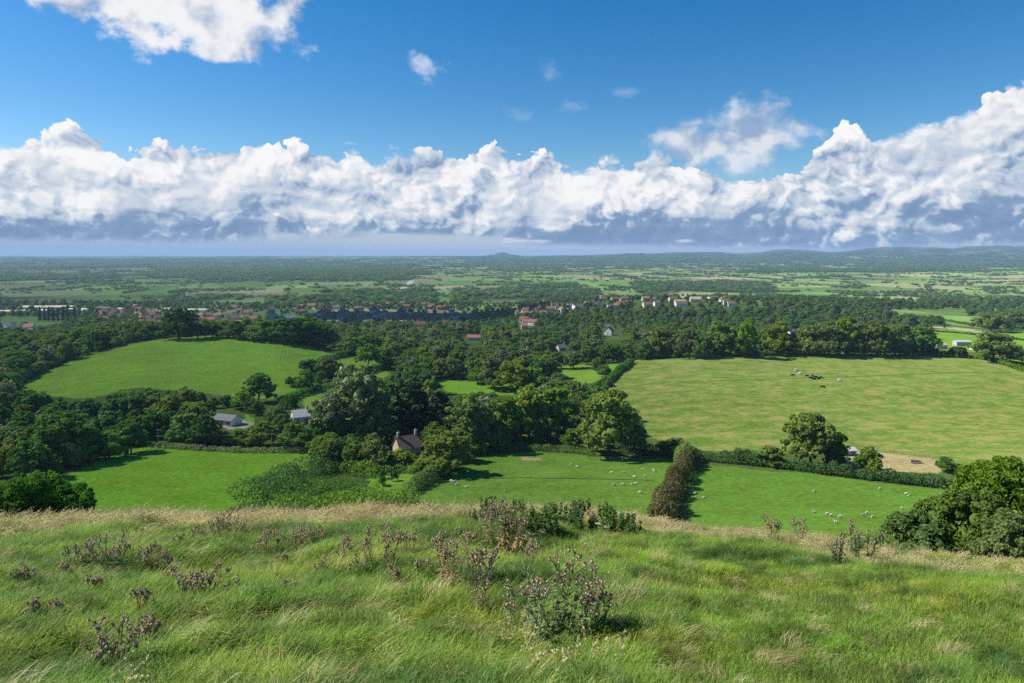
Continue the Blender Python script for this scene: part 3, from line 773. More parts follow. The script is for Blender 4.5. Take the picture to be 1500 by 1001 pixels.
# the far wooded belts past nine kilometres are read as low masses
n = 26000
dq = rg.uniform(7200, 21500, n); px = rg.uniform(-150, 1650, n); x = (px-CX)/FPX*dq; z = terr(x, dq); row = HY-(z-ZC)/dq*FPX
wd = np.maximum(wood_and_shade(px, row), .5); k = (fbm(x/900, dq/2600, 71, 3) > .565+.01*(px > 650)) & (row > 374)
x = x[k]; y = dq[k]; z = z[k]; m_ = len(x)
instancer('far_woods', np.stack([x, y, z-1], 1), np.stack([x*0, x*0, x*0], 1), np.stack([rg.uniform(50, 160, m_), rg.uniform(60, 200, m_), rg.uniform(7, 15, m_)], 1), [o.copy() for o in fp], rg.choice([0, 2, 1], m_), kind='stuff',
          label='blue green woods along the far edge of the plain')

# ------------------------------------------------------------------ hedges
def hedge(path, h, w, m, label, group=None, size=.26, dens=30, name='hedge', dmin=60, topvar=.35, cat='hedge'):
    """path in photo px on the ground; a continuous row of leaf clusters"""
    pts = [ground_at(a, b, dmin) for a, b in path]
    rg = np.random.default_rng(len(label)+int(path[0][0])); C = []; N_ = []; Tn = []; cen = pts[0].copy()
    VV = []; 
    for a, b in zip(pts, pts[1:]):
        L = math.hypot(b.x-a.x, b.y-a.y); k = max(2, int(L/(w*.45)))
        for i in range(k):
            t = (i+rg.random())/k; x = a.x+(b.x-a.x)*t+rg.normal()*w*.08; y = a.y+(b.y-a.y)*t+rg.normal()*w*.08; z = float(terr(x, y))
            hh = h*(1+topvar*(vnoise(np.array(x/7), np.array(y/7), 4)-.5)*2+rg.normal()*.10)
            nn = int(dens*w*.45*hh*2.4/3)
            v = unit(rg, nn, .35); v = v*np.array([w*.58, w*.58, hh*.52])*rg.uniform(.75, 1.05, (nn, 1))
            c = v+np.array([x, y, z+hh*.47]); C.append(c); nv = v/np.array([w*.58, w*.58, hh*.52]); N_.append(nv/np.linalg.norm(nv, axis=1)[:, None]); Tn.append(np.full(nn, rg.uniform(.3, .7))+rg.normal(size=nn)*.12)
    C = np.concatenate(C)-np.array(cen); N_ = np.concatenate(N_); Tn = np.concatenate(Tn)
    V, F = cards(C, N_, size, rg, .7)
    return link(name, mesh_from(name, V, F, [m], False, tone=Tn), None, cen, label, cat, group)
def rows(a): return a
hedge([(1012,672),(1100,682),(1200,694),(1300,706),(1408,718)], 3.6, 3.4, M['dark'], 'long dark clipped hedge between the big pasture and right sheep field', None, .24, 60)
hedge([(1006,676),(1004,690),(990,712),(975,745),(968,775)], 4.6, 4.2, M['rust'], 'reddish brown hawthorn hedge running uphill between the two sheep fields', None, .22, 70)
hedge([(1003,676),(1000,688)], 5.4, 4.6, M['olive'], 'yellowish bush topping the far end of the reddish hedge', None, .22, 60, name='bush', cat='bush')
hedge([(876,578),(892,560),(908,545),(925,532)], 3.6, 3.8, M['dark'], 'dark hedge climbing along the left edge of the big pasture', None, .3, 45)
hedge([(860,590),(872,580),(880,574)], 4.5, 5, M['mid'], 'bushy end of the hedge below the big pasture', None, .3, 40, name='bush', cat='bush')
hedge([(410,590),(450,577),(500,562),(560,540)], 3.4, 4, M['dark'], 'dark hedge below the grassy mound, left of the village trees', None, .3, 40)
hedge([(452,548),(470,530),(500,522),(520,520)], 3, 4, M['dark'], 'short dark hedge on the right shoulder of the mound', None, .3, 40)
hedge([(930,527),(1000,524),(1100,522),(1200,519),(1300,520),(1390,522)], 3, 4, M['dark'], 'low hedge along the top edge of the big pasture', None, .35, 30)
hedge([(1390,521),(1440,527),(1480,538),(1510,548)], 2.6, 4, M['mid'], 'hedge falling away at the top right corner of the pasture', None, .35, 30)
hedge([(225,655),(300,660),(380,663),(462,664)], 1.6, 3.2, M['willow'], 'low weedy hedge along the top of the near left field', None, .2, 60)
hedge([(366,733),(400,716),(440,698),(480,692)], 4.2, 9.0, M['dark'], 'broad dark thicket at the right corner of the near left field', None, .24, 40, name='thicket', cat='thicket')
hedge([(430,730),(480,722),(530,722)], 4.0, 10, M['dark'], 'dark bramble thicket just beyond the dry grass, left of the orchard', None, .24, 40, name='thicket', cat='thicket')
hedge([(380,748),(450,742),(520,740),(600,742)], 3.4, 9, M['mid'], 'scrubby bank just over the crest below the dark bramble thicket', None, .24, 40, name='thicket', cat='thicket')
hedge([(470,690),(520,694),(560,700)], 3.6, 7, M['mid'], 'scrubby thicket behind the small orchard lawn', None, .24, 40, name='thicket', cat='thicket')
hedge([(600,722),(625,706),(650,692),(670,684)], 3.0, 3.4, M['mid'], 'curving hedge between the orchard lawn and left sheep field', None, .22, 60)
hedge([(700,665),(760,660),(830,662),(870,668)], 2.2, 4, M['mid'], 'ragged hedge along the top of the left sheep field', None, .22, 40)
hedge([(905,664),(950,667),(1000,668)], 4.0, 4, M['dark'], 'dark hedge between the field gate and the lone small tree', None, .24, 50)
hedge([(16,568),(48,548),(98,525),(145,511),(195,501),(235,495)], 5, 6, M['dark'], 'dense dark tree belt down the left side of the mound', None, .4, 26)
hedge([(1368,486),(1420,490),(1475,496),(1520,501)], 2, 3.4, M['dark'], 'dark hedge below the worn track on the far right', None, .35, 30)
hedge([(1330,462),(1385,470),(1440,480),(1500,486)], 3, 5, M['mid'], 'hedge with bushes beyond the far right fields', None, .35, 30)
hedge([(536,700),(560,693),(612,693)], 2, 4, M['mid'], 'weedy hedge at the back of the orchard lawn', None, .22, 40)

# ------------------------------------------------------------------ the two near masses of foliage either side of the hilltop
def near_tree(p, h, w, seed, m, label, cat='tree', n=14, subs=26, per=90, size=.13, low=-.6, name='tree', flat=.8):
    rg = np.random.default_rng(seed); L = [((0, 0, h*.5), (w*.36, w*.36, h*.36))]
    for k in range(n):
        a = 6.283*k/n+rg.uniform(-.3, .3); zz = rg.uniform(.18, .74); q = w*rg.uniform(.13, .21); rr = w*.5-q*.7
        rr *= 1-.75*max(0, zz-.45)
        L.append(((math.cos(a)*rr, math.sin(a)*rr, h*zz), (q, q, q*flat)))
    for k in range(5):
        a = rg.uniform(0, 6.28); q = w*rg.uniform(.11, .16); L.append(((math.cos(a)*w*.16, math.sin(a)*w*.16, h*rg.uniform(.78, .9)-q*.3), (q, q, q*.9)))
    e = empty(name, (p[0], p[1], p[2]-.2), label, cat)
    link('crown', crown(seed, L, subs, per, size, m, low=low), e)
    link('trunk', trunk_mesh(seed, h*.7, .16 if h < 7 else .28, [l[0] for l in L[1:9]]), e)
    return e
def near_at(px, D, toprow):
    p = at(px, D); top = ZC-(toprow-HY)/FPX*D; return p, top-p.z
for px, D, tr, wpx, seed, m, lb in [
    (40, 62, 680, 165, 1, 'dark', 'large dark leafy bush at the left edge behind the hilltop grass'),
    (-45, 55, 705, 120, 2, 'dark', 'dark bush cut off by the left edge of the view'),
    (1465, 50, 668, 190, 3, 'light', 'bright leafy sycamore at the right edge rising above the hilltop'),
    (1545, 56, 672, 140, 4, 'light', 'leafy tree mostly outside the right edge of the view'),
    (1425, 43, 716, 150, 5, 'light', 'lower spreading bush in front of the right edge sycamore'),
    (1340, 40, 745, 130, 6, 'mid', 'low bush left of the right edge sycamore with dry stalks before it'),
    (1500, 38, 742, 120, 7, 'light', 'rounded leafy bush at the bottom right behind the dry stalks')]:
    p, h = near_at(px, D, tr); near_tree(p, h, wpx/FPX*D, 40+seed, M[m], lb, size=.12 if D > 45 else .10)
# ------------------------------------------------------------------ buildings
WALLS = {'white': (.62, .61, .57), 'cream': (.58, .50, .37), 'brick': (.30, .13, .085), 'stone': (.36, .31, .22), 'pink': (.46, .34, .27), 'grey': (.40, .40, .40)}
ROOFS = {'terracotta': (.29, .125, .075), 'brown': (.17, .105, .08), 'slate': (.115, .12, .14), 'pale': (.42, .42, .40), 'tan': (.42, .36, .25), 'red': (.24, .085, .06)}
for k, c in WALLS.items(): M['w_'+k] = plain_mat('wall_'+k, c, nscale=1.3, amt=.08)
for k, c in ROOFS.items(): M['r_'+k] = plain_mat('roof_'+k, c, nscale=1.8, amt=.16)
M['glass'] = plain_mat('window_glass', (.03, .035, .045), rough=.15, amt=.02, spec=.6); M['frame'] = plain_mat('painted_frame', (.75, .74, .72), amt=.03); M['wood'] = plain_mat('weathered_wood', (.20, .16, .12), amt=.2)
M['solar'] = plain_mat('metal_sheet', (.30, .31, .33), rough=.5, amt=.05); M['potclay'] = plain_mat('chimney_pot', (.35, .18, .10))
def bx(bm, c, s, mi=0):
    r = bmesh.ops.create_cube(bm, size=1)['verts']
    for v in r: v.co = Vector((v.co.x*s[0]+c[0], v.co.y*s[1]+c[1], v.co.z*s[2]+c[2]))
    for f in {f for v in r for f in v.link_faces}: f.material_index = mi
_hc = {}
def house_meshes(w, d, h, ph, wall, roof, chim=1, flat=False, wins=2, storeys=2):
    key = (w, d, h, ph, wall, roof, chim, wins, storeys)
    if key in _hc: return _hc[key]
    out = {}
    bm = bmesh.new()    # walls with gables, ridge along X
    pr = [(-d/2, -1.5), (d/2, -1.5), (d/2, h), (0, h+ph), (-d/2, h)]
    A = [bm.verts.new((-w/2, y, z)) for y, z in pr]; B = [bm.verts.new((w/2, y, z)) for y, z in pr]
    bm.faces.new(A[::-1]); bm.faces.new(B)
    for k in range(5): bm.faces.new((A[k], A[(k+1) % 5], B[(k+1) % 5], B[k]))
    out['wall'] = bm_mesh('wall', bm, [M['w_'+wall]])
    bm = bmesh.new(); e = .45; t = .18; q = ph/(d/2)
    for s in (-1, 1):
        y0, z0 = s*(d/2+e), h-e*q; P = [(-w/2-e*.6, y0, z0+.03), (w/2+e*.6, y0, z0+.03), (w/2+e*.6, 0, h+ph+.03), (-w/2-e*.6, 0, h+ph+.03)]
        a = [bm.verts.new(p) for p in P]; b = [bm.verts.new((x, y, z+t)) for x, y, z in P]
        bm.faces.new(a[::-1]); bm.faces.new(b)
        for k in range(4): bm.faces.new((a[k], a[(k+1) % 4], b[(k+1) % 4], b[k]))
    out['roof'] = bm_mesh('roof', bm, [M['r_'+roof]])
    out['chimneys'] = []
    for k in range(chim):
        bm = bmesh.new(); x = (w/2-.6)*(1 if k == 0 else -1); bx(bm, (x, 0, h+ph+.5), (.7, .55, 1.9)); bx(bm, (x, 0, h+ph+1.48), (.85, .7, .12)); 
        bmesh.ops.create_cone(bm, segments=8, radius1=.16, radius2=.13, depth=.5, cap_ends=True, matrix=Matrix.Translation((x, 0, h+ph+1.78)))
        out['chimneys'].append(bm_mesh('chimney', bm, [M['w_brick' if wall == 'brick' else 'w_stone']]))
    out['windows'] = []
    def win(x, y, z, ww, hh, nx):
        f = bmesh.new(); 
        if nx: bx(f, (x, y, z), (.10, ww, hh))
        else: bx(f, (x, y, z), (ww, .10, hh))
        p = bmesh.new(); s = 1 if (x if nx else y) > 0 else -1
        for u in (-.25, .25):
            if nx: bx(p, (x+s*.055, y+u*ww*.92, z), (.02, ww*.40, hh*.82))
            else: bx(p, (x+u*ww*.92, y+s*.055, z), (ww*.40, .02, hh*.82))
        out['windows'].append((bm_mesh('window', f, [M['frame']]), bm_mesh('pane', p, [M['glass']])))
    for st in range(storeys):
        z = 1.4+2.6*st
        if z+.7 > h: break
        for k in range(wins):
            x = (k-(wins-1)/2)*w/(wins+.2)
            win(x, -d/2-.02, z, 1.3, 1.15, False)
        if d > 5: win(-w/2-.02, -.0, z, 1.2, 1.1, True)
    bm = bmesh.new(); bx(bm, (w*.5-1.2, -d/2-.03, 1.02), (.95, .12, 2.05)); out['door'] = bm_mesh('door', bm, [M['wood']])
    _hc[key] = out; return out
HL = []
def house(px, row, D=None, w=9., d=7., h=4.8, ph=2.8, wall='cream', roof='brown', rz=0.0, chim=1, wins=2, storeys=2, label=None, parts=True, name='house', cat='house', dmin=200):
    p = at(px, D) if D else ground_at(px, row, dmin)
    e = empty(name, p, label or '', cat, None, rz); m = house_meshes(w, d, h, ph, wall, roof, chim, False, wins, storeys)
    link('wall', m['wall'], e); r = link('roof', m['roof'], e)
    for c in m['chimneys']: link('chimney', c, r)
    if parts:
        for f, g in m['windows']: fo = link('window', f, e); link('pane', g, fo)
        link('door', m['door'], e)
    if not label: HL.append((e, px, row, wall, roof))
    return e
# landmarks
house(333, 622, w=9.5, d=6, h=2.5, ph=1.5, wall='white', roof='slate', rz=-.35, chim=0, wins=3, storeys=1, label='white walled bungalow with pale lined grey roof in the left wood', dmin=60)
e = house(440, 619, w=6.6, d=5.4, h=3.0, ph=2.2, wall='white', roof='pale', rz=.5, chim=1, wins=2, storeys=1, label='small house with streaky pale roof among trees left of centre', dmin=60)
house(596, 669, w=7.2, d=6.0, h=3.6, ph=3.0, wall='stone', roof='brown', rz=.55, chim=2, wins=2, label='brown roofed house with two tall chimneys beside the orchard', dmin=60)
house(762, 628, w=5, d=4, h=2.6, ph=1.4, wall='grey', roof='slate', rz=.2, chim=0, wins=1, storeys=1, label='little grey roofed outbuilding almost buried in central trees', dmin=60, name='outbuilding', cat='outbuilding')
house(892, 491, w=10, d=9, h=5.2, ph=4.2, wall='white', roof='slate', rz=1.15, chim=2, wins=3, label='big white house with slate roof alone in trees above the pasture')
house(1160, 491, w=7, d=6, h=4.8, ph=2.2, wall='white', roof='slate', rz=.2, chim=0, wins=2, label='white box shaped house between trees above the big pasture')
house(822, 514, w=7, d=6, h=3, ph=2.4, wall='stone', roof='slate', rz=.4, chim=1, label='small stone house with pointed dark grey roof among central trees')
house(768, 482, w=8, d=7, h=4.6, ph=2.6, wall='pink', roof='terracotta', rz=.1, chim=1, label='pink house with orange roof left of the red roofed row')
house(694, 499, w=14, d=7, h=3.6, ph=2.4, wall='cream', roof='terracotta', rz=.05, chim=1, wins=4, label='long cream house with orange roof amid the central woods')
house(1376, 511, w=10, d=6, h=3.4, ph=1.1, wall='cream', roof='tan', rz=.1, chim=0, wins=0, storeys=1, label='cream farm shed with tan roof at the right, leftmost of three', name='farm_shed', cat='shed')
house(1409, 507, w=13, d=7, h=4.0, ph=1.0, wall='grey', roof='pale', rz=-.05, chim=0, wins=0, storeys=1, label='pale roofed barn in the middle of the right hand farm', name='barn', cat='barn')
house(1433, 512, w=11, d=5, h=2.2, ph=.7, wall='cream', roof='pale', rz=-.12, chim=0, wins=0, storeys=1, label='long low farm shed right of the pale roofed barn', name='farm_shed', cat='shed')
house(1240, 667, w=5, d=3, h=1.9, ph=.6, wall='grey', roof='pale', rz=.1, chim=0, wins=0, storeys=1, label='small grey field shelter behind the lone pasture tree', name='field_shelter', cat='shelter', dmin=60)
# industrial sheds at the far left of the town
for px, D, w, d, h, wl, rf, lb in [
    (72, 1330, 96, 34, 8, 'grey', 'tan', 'very long tan roofed factory shed at far left of the town'),
    (58, 1255, 60, 20, 6, 'stone', 'pale', 'grey shed in front of the very long tan factory'),
    (20, 1240, 44, 20, 5, 'stone', 'tan', 'low tan shed at the left edge of the works'),
    (128, 1235, 26, 14, 6, 'white', 'pale', 'bright white shed right of the factory works'),
    (112, 1290, 40, 18, 5, 'grey', 'pale', 'broad pale roofed shed behind the bright white shed'),
    (168, 1225, 20, 12, 6, 'white', 'pale', 'white flat fronted shed nearest the orange roofed streets'),
    (170, 1290, 26, 16, 6, 'cream', 'pale', 'cream shed behind the white flat fronted shed'),
    (150, 1300, 20, 14, 7, 'grey', 'slate', 'grey roofed shed between the white town sheds'),
    (195, 1370, 16, 14, 7, 'white', 'pale', 'small white block at the back edge of the town'),
    (286, 1290, 44, 16, 5, 'white', 'pale', 'long low white warehouse behind the mound top trees'),
    (252, 1300, 26, 14, 5, 'cream', 'pale', 'cream warehouse left of the long low white one'),
    (488, 1010, 17, 12, 5, 'white', 'slate', 'grey roofed hall in the shade right of the mound trees'),
    (538, 985, 12, 9, 7, 'white', 'slate', 'white three storey block in the middle of town'),
    (590, 990, 11, 8, 6, 'white', 'pale', 'bright white house among orange roofs in central town')]:
    house(px, 450, D, w, d, h, min(2.0, d*.09), wl, rf, 0.05, 0, 0, 0, lb, True, 'warehouse' if w > 15 else 'house', 'warehouse' if w > 15 else 'house')
# church: square tower with crenellations, buttresses, belfry openings; nave beside it
def church():
    p = at(398, 1010); e = empty('church', p, 'grey stone church with tall square tower in the town', 'church', None, .25)
    bm = bmesh.new(); W = 8.2; Hh = 23
    bx(bm, (0, 0, Hh/2-1), (W, W, Hh+2)); 
    for s in (-1, 1):
        for t in (-1, 1): bx(bm, (s*W/2, t*W/2, Hh*.44), (1.5, 1.5, Hh*.9)); bx(bm, (s*(W/2-.2), t*(W/2-.2), Hh+1.9), (.8, .8, 2.6)); bmesh.ops.create_cone(bm, segments=4, radius1=.5, radius2=.02, depth=1.0, matrix=Matrix.Translation((s*(W/2-.2), t*(W/2-.2), Hh+3.6)), cap_ends=True)
    for z in (9, 18, Hh-.3): bx(bm, (0, 0, z), (W+.5, W+.5, .35))
    for k in range(4):
        for s in (-1, 1): bx(bm, (-2.7+k*1.8, s*(W/2-.2), Hh+.8), (.9, .4, 1.5)); bx(bm, (s*(W/2-.2), -2.7+k*1.8, Hh+.8), (.4, .9, 1.5))
    link('tower', bm_mesh('tower', bm, [M['w_stone']]), e)
    for s in (-1.4, 1.4):
        bm = bmesh.new(); bx(bm, (s, -W/2-.03, Hh-5.4), (1.4, .1, 5.6)); link('belfry_window', bm_mesh('belfry_window', bm, [M['glass']]), e)
        bm = bmesh.new(); bx(bm, (-W/2-.03, s, Hh-5.4), (.1, 1.4, 5.6)); link('belfry_window', bm_mesh('belfry_window', bm, [M['glass']]), e)
    n = house_meshes(30, 11, 8, 3.2, 'stone', 'slate', 0, False, 5, 1)
    a = link('wall', n['wall'], e, (19.5, 0, 0)); b = link('roof', n['roof'], e, (19.5, 0, 0))
    for f, g in n['windows']: fo = link('window', f, e, (19.5, 0, 0)); link('pane', g, fo)
church()
# rows of town houses
rg2 = random.Random(21)
def spread(poly, n, sizes, walls, roofs, rz0, rzv, mind=7.5, hs=(4.6, 5.2), drng=(700, 1500)):
    xs = [a for a, b in poly]; ys = [b for a, b in poly]; got = []; tries = 0
    while len(got) < n and tries < n*60:
        tries += 1; px = rg2.uniform(min(xs), max(xs)); row = rg2.uniform(min(ys), max(ys))
        if not inpoly(px, row, poly): continue
        p = ground_at(px, row, drng[0])
        if p.y > drng[1]: continue
        if any((p-q).length < 11 for q in got): continue
        got.append(p); w = rg2.choice(sizes)
        house(px, row, p.y, w*1.05, 7.6, rg2.choice(hs)*1.05, rg2.choice((3.0, 3.6)), rg2.choice(walls), rg2.choice(roofs), rz0+rg2.uniform(-rzv, rzv)+(math.pi/2 if rg2.random() < .35 else 0), rg2.choice((0, 1, 1, 2)), 2 if w < 11 else 3)
spread([(140,452),(205,452),(240,462),(245,482),(215,492),(180,482),(142,470)], 55, (8., 10., 14.), ('cream', 'brick', 'white', 'pink'), ('terracotta', 'terracotta', 'brown', 'terracotta'), .3, .3)
spread([(280,455),(345,452),(372,462),(372,488),(330,486),(285,472)], 28, (8., 10., 14.), ('cream', 'white', 'pink', 'stone'), ('terracotta', 'brown', 'brown'), .1, .3)
spread([(420,448),(600,446),(700,452),(702,470),(560,470),(430,470)], 60, (8., 10., 16.), ('brick', 'cream', 'grey', 'brick'), ('brown', 'brown', 'slate', 'terracotta'), .05, .2)
spread([(480,478),(560,470),(660,468),(650,492),(560,502),(490,496)], 50, (8., 10., 13.), ('cream', 'white', 'pink', 'brick'), ('terracotta', 'terracotta', 'red', 'brown'), .2, .4)
spread([(750,447),(840,441),(960,441),(1000,444),(960,450),(860,458),(760,468)], 38, (9., 9., 12.), ('cream', 'white', 'brick', 'white', 'cream'), ('brown', 'brown', 'slate', 'terracotta'), .1, .25)
spread([(985,436),(1110,438),(1090,450),(1000,452)], 16, (10., 13., 17.), ('cream', 'white'), ('brown', 'tan', 'brown'), .05, .15)
spread([(0,478),(90,482),(92,500),(30,502),(0,496)], 16, (8., 12.), ('cream', 'stone', 'white'), ('brown', 'slate', 'terracotta'), .3, .5)
spread([(748,462),(800,462),(790,480),(752,476)], 9, (9., 11.), ('white', 'brick', 'brick'), ('red', 'brown', 'slate'), -.3, .2)

# ------------------------------------------------------------------ ordinals and labels that single out one thing
ORD = ['first','second','third','fourth','fifth','sixth','seventh','eighth','ninth','tenth','eleventh','twelfth','thirteenth','fourteenth','fifteenth','sixteenth','seventeenth','eighteenth','nineteenth','twentieth',
       'twenty-first','twenty-second','twenty-third','twenty-fourth','twenty-fifth','twenty-sixth','twenty-seventh','twenty-eighth','twenty-ninth','thirtieth']
def rank_labels(items, fmt, grp):
    """items: (obj, px, D, adjective, place); split each place into ranks by distance, count from the left within one look"""
    byp = {}
    for it in items: byp.setdefault(it[4], []).append(it)
    for place, L in byp.items():
        L.sort(key=lambda q: q[2]); n = len(L); nr = 1 if n < 9 else (2 if n < 20 else 3)
        names = {1: [''], 2: ['front half, ', 'back half, '], 3: ['front rank, ', 'middle rank, ', 'back rank, ']}[nr]
        for r in range(nr):
            sub = L[n*r//nr:n*(r+1)//nr]; by = {}
            for it in sub: by.setdefault(it[3], []).append(it)
            for adj, q in by.items():
                q.sort(key=lambda z: z[1])
                for k, it in enumerate(q):
                    lead = 'only' if len(q) == 1 else ORD[min(k, 29)]
                    side = '' if len(q) == 1 else ' from left'
                    it[0]['label'] = fmt.format(lead=lead, adj=adj, side=side, rank=names[r], place=place); it[0]['group'] = grp[place] if isinstance(grp, dict) else grp
def tree_place(px, row, D):
    if 485 < row < 512 and 225 < px < 490: return 'line on top of the mound'
    if row > 655 and px > 960: return 'hedge below the big pasture'
    if px < 480: return 'wood under the left edge' if px < 190 else 'wood between mound and near field'
    if row > 590:
        return 'wood around the two chimney house' if px < 680 else 'wood left of the pasture'
    if px < 700: return 'trees right of the mound'
    if px < 960: return 'valley trees left of pasture'
    return 'tree line topping the pasture' if row > 512 else 'slope behind the pasture'
items = []
for e, px, row, D, k, h, ex in TREES:
    items.append((e, px, D, TK[k][4]+' '+TK[k][5], tree_place(px, row, D)))
rank_labels(items, '{lead} {adj} tree{side}, {rank}{place}', 'trees growing in the woods and hedges of the valley')
def house_place(px, row):
    if px < 130: return 'houses below the works'
    if px < 260: return 'streets left of mound tree'
    if px < 400: return 'streets left of the church'
    if px < 740 and row < 471: return 'shaded town terraces'
    if px < 740: return 'sunny lower streets'
    if px < 985: return 'houses on the ridge'
    return 'estate right of the ridge'
items = [(e, px, project(*e.location)[1]*-1, rf+' roofed '+wl, house_place(px, row)) for e, px, row, wl, rf in HL]
rank_labels(items, '{lead} {adj} house{side}, {rank}{place}', 'houses of the town')

# ------------------------------------------------------------------ poplars beside the works
c, t, h0, w0, _, _ = TK[12]
for k, px in enumerate((58, 65, 71, 78, 85, 92, 99, 109)):
    p = at(px, 1075); s = random.uniform(21, 25)/h0
    e = empty('poplar_tree', p, ORD[k]+' narrow dark poplar from left in the row before the works', 'tree', 'row of poplars at the left', k*1.3, (s*.9, s*.9, s)); link('crown', c, e); link('trunk', t, e)

# ------------------------------------------------------------------ skinned bodies: sheep and cattle
def skin_body(name, V, Ed, R, mats, sub=1, root=0):
    me = bpy.data.meshes.new(name+'_frame'); me.from_pydata([Vector(v) for v in V], Ed, []); o = bpy.data.objects.new(name+'_frame', me); COL.objects.link(o)
    md = o.modifiers.new('s', 'SKIN'); sv = me.skin_vertices[0].data
    for k, r in enumerate(R): sv[k].radius = r if isinstance(r, tuple) else (r, r); sv[k].use_root = (k == root)
    o.modifiers.new('u', 'SUBSURF').levels = sub
    dg = bpy.context.evaluated_depsgraph_get(); m2 = bpy.data.meshes.new_from_object(o.evaluated_get(dg)); m2.name = name
    bpy.data.objects.remove(o); bpy.data.meshes.remove(me)
    m2.materials.clear()
    for m in mats: m2.materials.append(m)
    m2.polygons.foreach_set('use_smooth', np.ones(len(m2.polygons), bool)); return m2
def quadruped(name, L, H, wool, mats, head_down=True, lying=False):
    """L body length, H height at the back; one continuous mesh"""
    z = H*.72 if not lying else H*.34; b = wool
    V = [(0, 0, z), (L*.30, 0, z+.02*H), (-L*.30, 0, z+.01*H), (L*.44, 0, z+.10*H)]; Ed = [(0, 1), (0, 2), (1, 3)]; R = [(b*1.06, b), b*.95, b*.98, b*.62]
    nz = (L*.60, 0, z-(.12*H if head_down else -.22*H)); V += [nz]; Ed.append((3, 4)); R.append(b*.40)
    hd = (L*.68, 0, z-(.42*H if head_down else -.26*H)); V += [hd]; Ed.append((4, 5)); R.append(b*.34)
    mz = (hd[0]+(.10 if head_down else .20)*L, 0, hd[2]-(.16 if head_down else .05)*H); V += [mz]; Ed.append((5, 6)); R.append(b*.20)
    for s in (-1, 1): V.append((hd[0]-.04*L, s*b*.55, hd[2]+.06*H)); Ed.append((5, len(V)-1)); R.append(b*.09)
    for x, j in ((.30, 1), (-.30, 2)):
        for s in (-1, 1):
            n = len(V)
            if lying: V += [(L*(x+.08), s*b*.75, z*.5), (L*(x+.22), s*b*.8, .07)]; Ed += [(j, n), (n, n+1)]; R += [b*.36, b*.2]
            else:
                back = x < 0; V += [(L*x, s*b*.55, z*.62), (L*(x+(-.05 if back else .01)), s*b*.55, z*.34), (L*(x+(-.01 if back else 0)), s*b*.55, .04)]
                Ed += [(j, n), (n, n+1), (n+1, n+2)]; R += [b*.40, b*.17, b*.13]
    n = len(V); V += [(-L*.47, 0, z-.02*H), (-L*.50, 0, z-.32*H)]; Ed += [(2, n), (n, n+1)]; R += [b*.18, b*.07]
    return skin_body(name, V, Ed, R, mats)
M['wool'] = plain_mat('wool', (.50, .47, .40), nscale=9, amt=.12, bump=.8); M['white_hide'] = plain_mat('white_hide', (.66, .62, .54), nscale=2, amt=.1); M['black_hide'] = plain_mat('black_hide', (.012, .011, .011), rough=.6, nscale=2, amt=.1)
def patched():
    m, T = mat('patched_hide'); tc = T.n('ShaderNodeTexCoord'); n = T.noise(E(T, tc.outputs['Object']), 1.3, 1)
    c = T.mix(T.ss(.49, .51, n), (.014, .013, .013), (.6, .58, .52)); b = T.n('ShaderNodeBsdfPrincipled', i={'Base Color': c, 'Roughness': .7}); T.n('ShaderNodeOutputMaterial', i={'Surface': b.outputs[0]}); return m
M['patch_hide'] = patched()
sheep = [quadruped('sheep', 1.15, .78, .25, [M['wool']]), quadruped('sheep', 1.15, .80, .25, [M['wool']], False), quadruped('sheep', 1.15, .78, .26, [M['wool']], False, True)]
SP = [(837,682),(846,685),(895,694),(915,694),(929,700),(945,698),(943,688),(957,690),(960,692),(900,712),(913,711),(927,711),(931,709),(937,723),(1017,725),(1017,731),(1032,731),
      (661,706),(666,707),(670,711),(683,714),(1193,721),(1288,718),(1327,725),(1331,727),(1377,726),(1321,747),(1193,751),(1211,755),(1217,757),(1230,759),(1225,767),(1264,757),(1269,754),(1279,759)]
def put_animal(me, px, row, name, cat, label, grp, s=1.2, rz=None, dmin=60):
    p = ground_at(px, row, dmin); o = link(name, me, None, p, label, cat, grp, None, random.uniform(0, 6.28) if rz is None else rz); o.scale = (s, s, s); return o
its = {}
for k, (px, row) in enumerate(SP):
    kd = random.choice((0, 0, 1, 2)); pose = ('grazing', 'standing', 'resting')[kd]
    fld = 'left sheep field' if px < 980 else 'right sheep field'; half = 'upper part' if row < (698 if px < 980 else 740) else 'lower part'
    o = put_animal(sheep[kd], px, row, 'sheep', 'sheep', '', 'sheep dotted over the two near fields', .76, random.choice((0, math.pi))+random.uniform(-.7, .7)); its.setdefault((pose, fld, half), []).append((px, o))
for (pose, fld, half), L in its.items():
    L.sort(key=lambda q: q[0])
    for k, (px, o) in enumerate(L): o['label'] = f"{'only' if len(L) == 1 else ORD[k]} pale {pose} sheep{'' if len(L) == 1 else ' from left'} in {half} of {fld}"
cowS = {}
for hn in ('white', 'black', 'patch'): cowS[hn] = (quadruped('cow', 2.3, 1.45, .40, [M[hn+'_hide']]), quadruped('cow', 2.3, 1.45, .42, [M[hn+'_hide']], False, True))
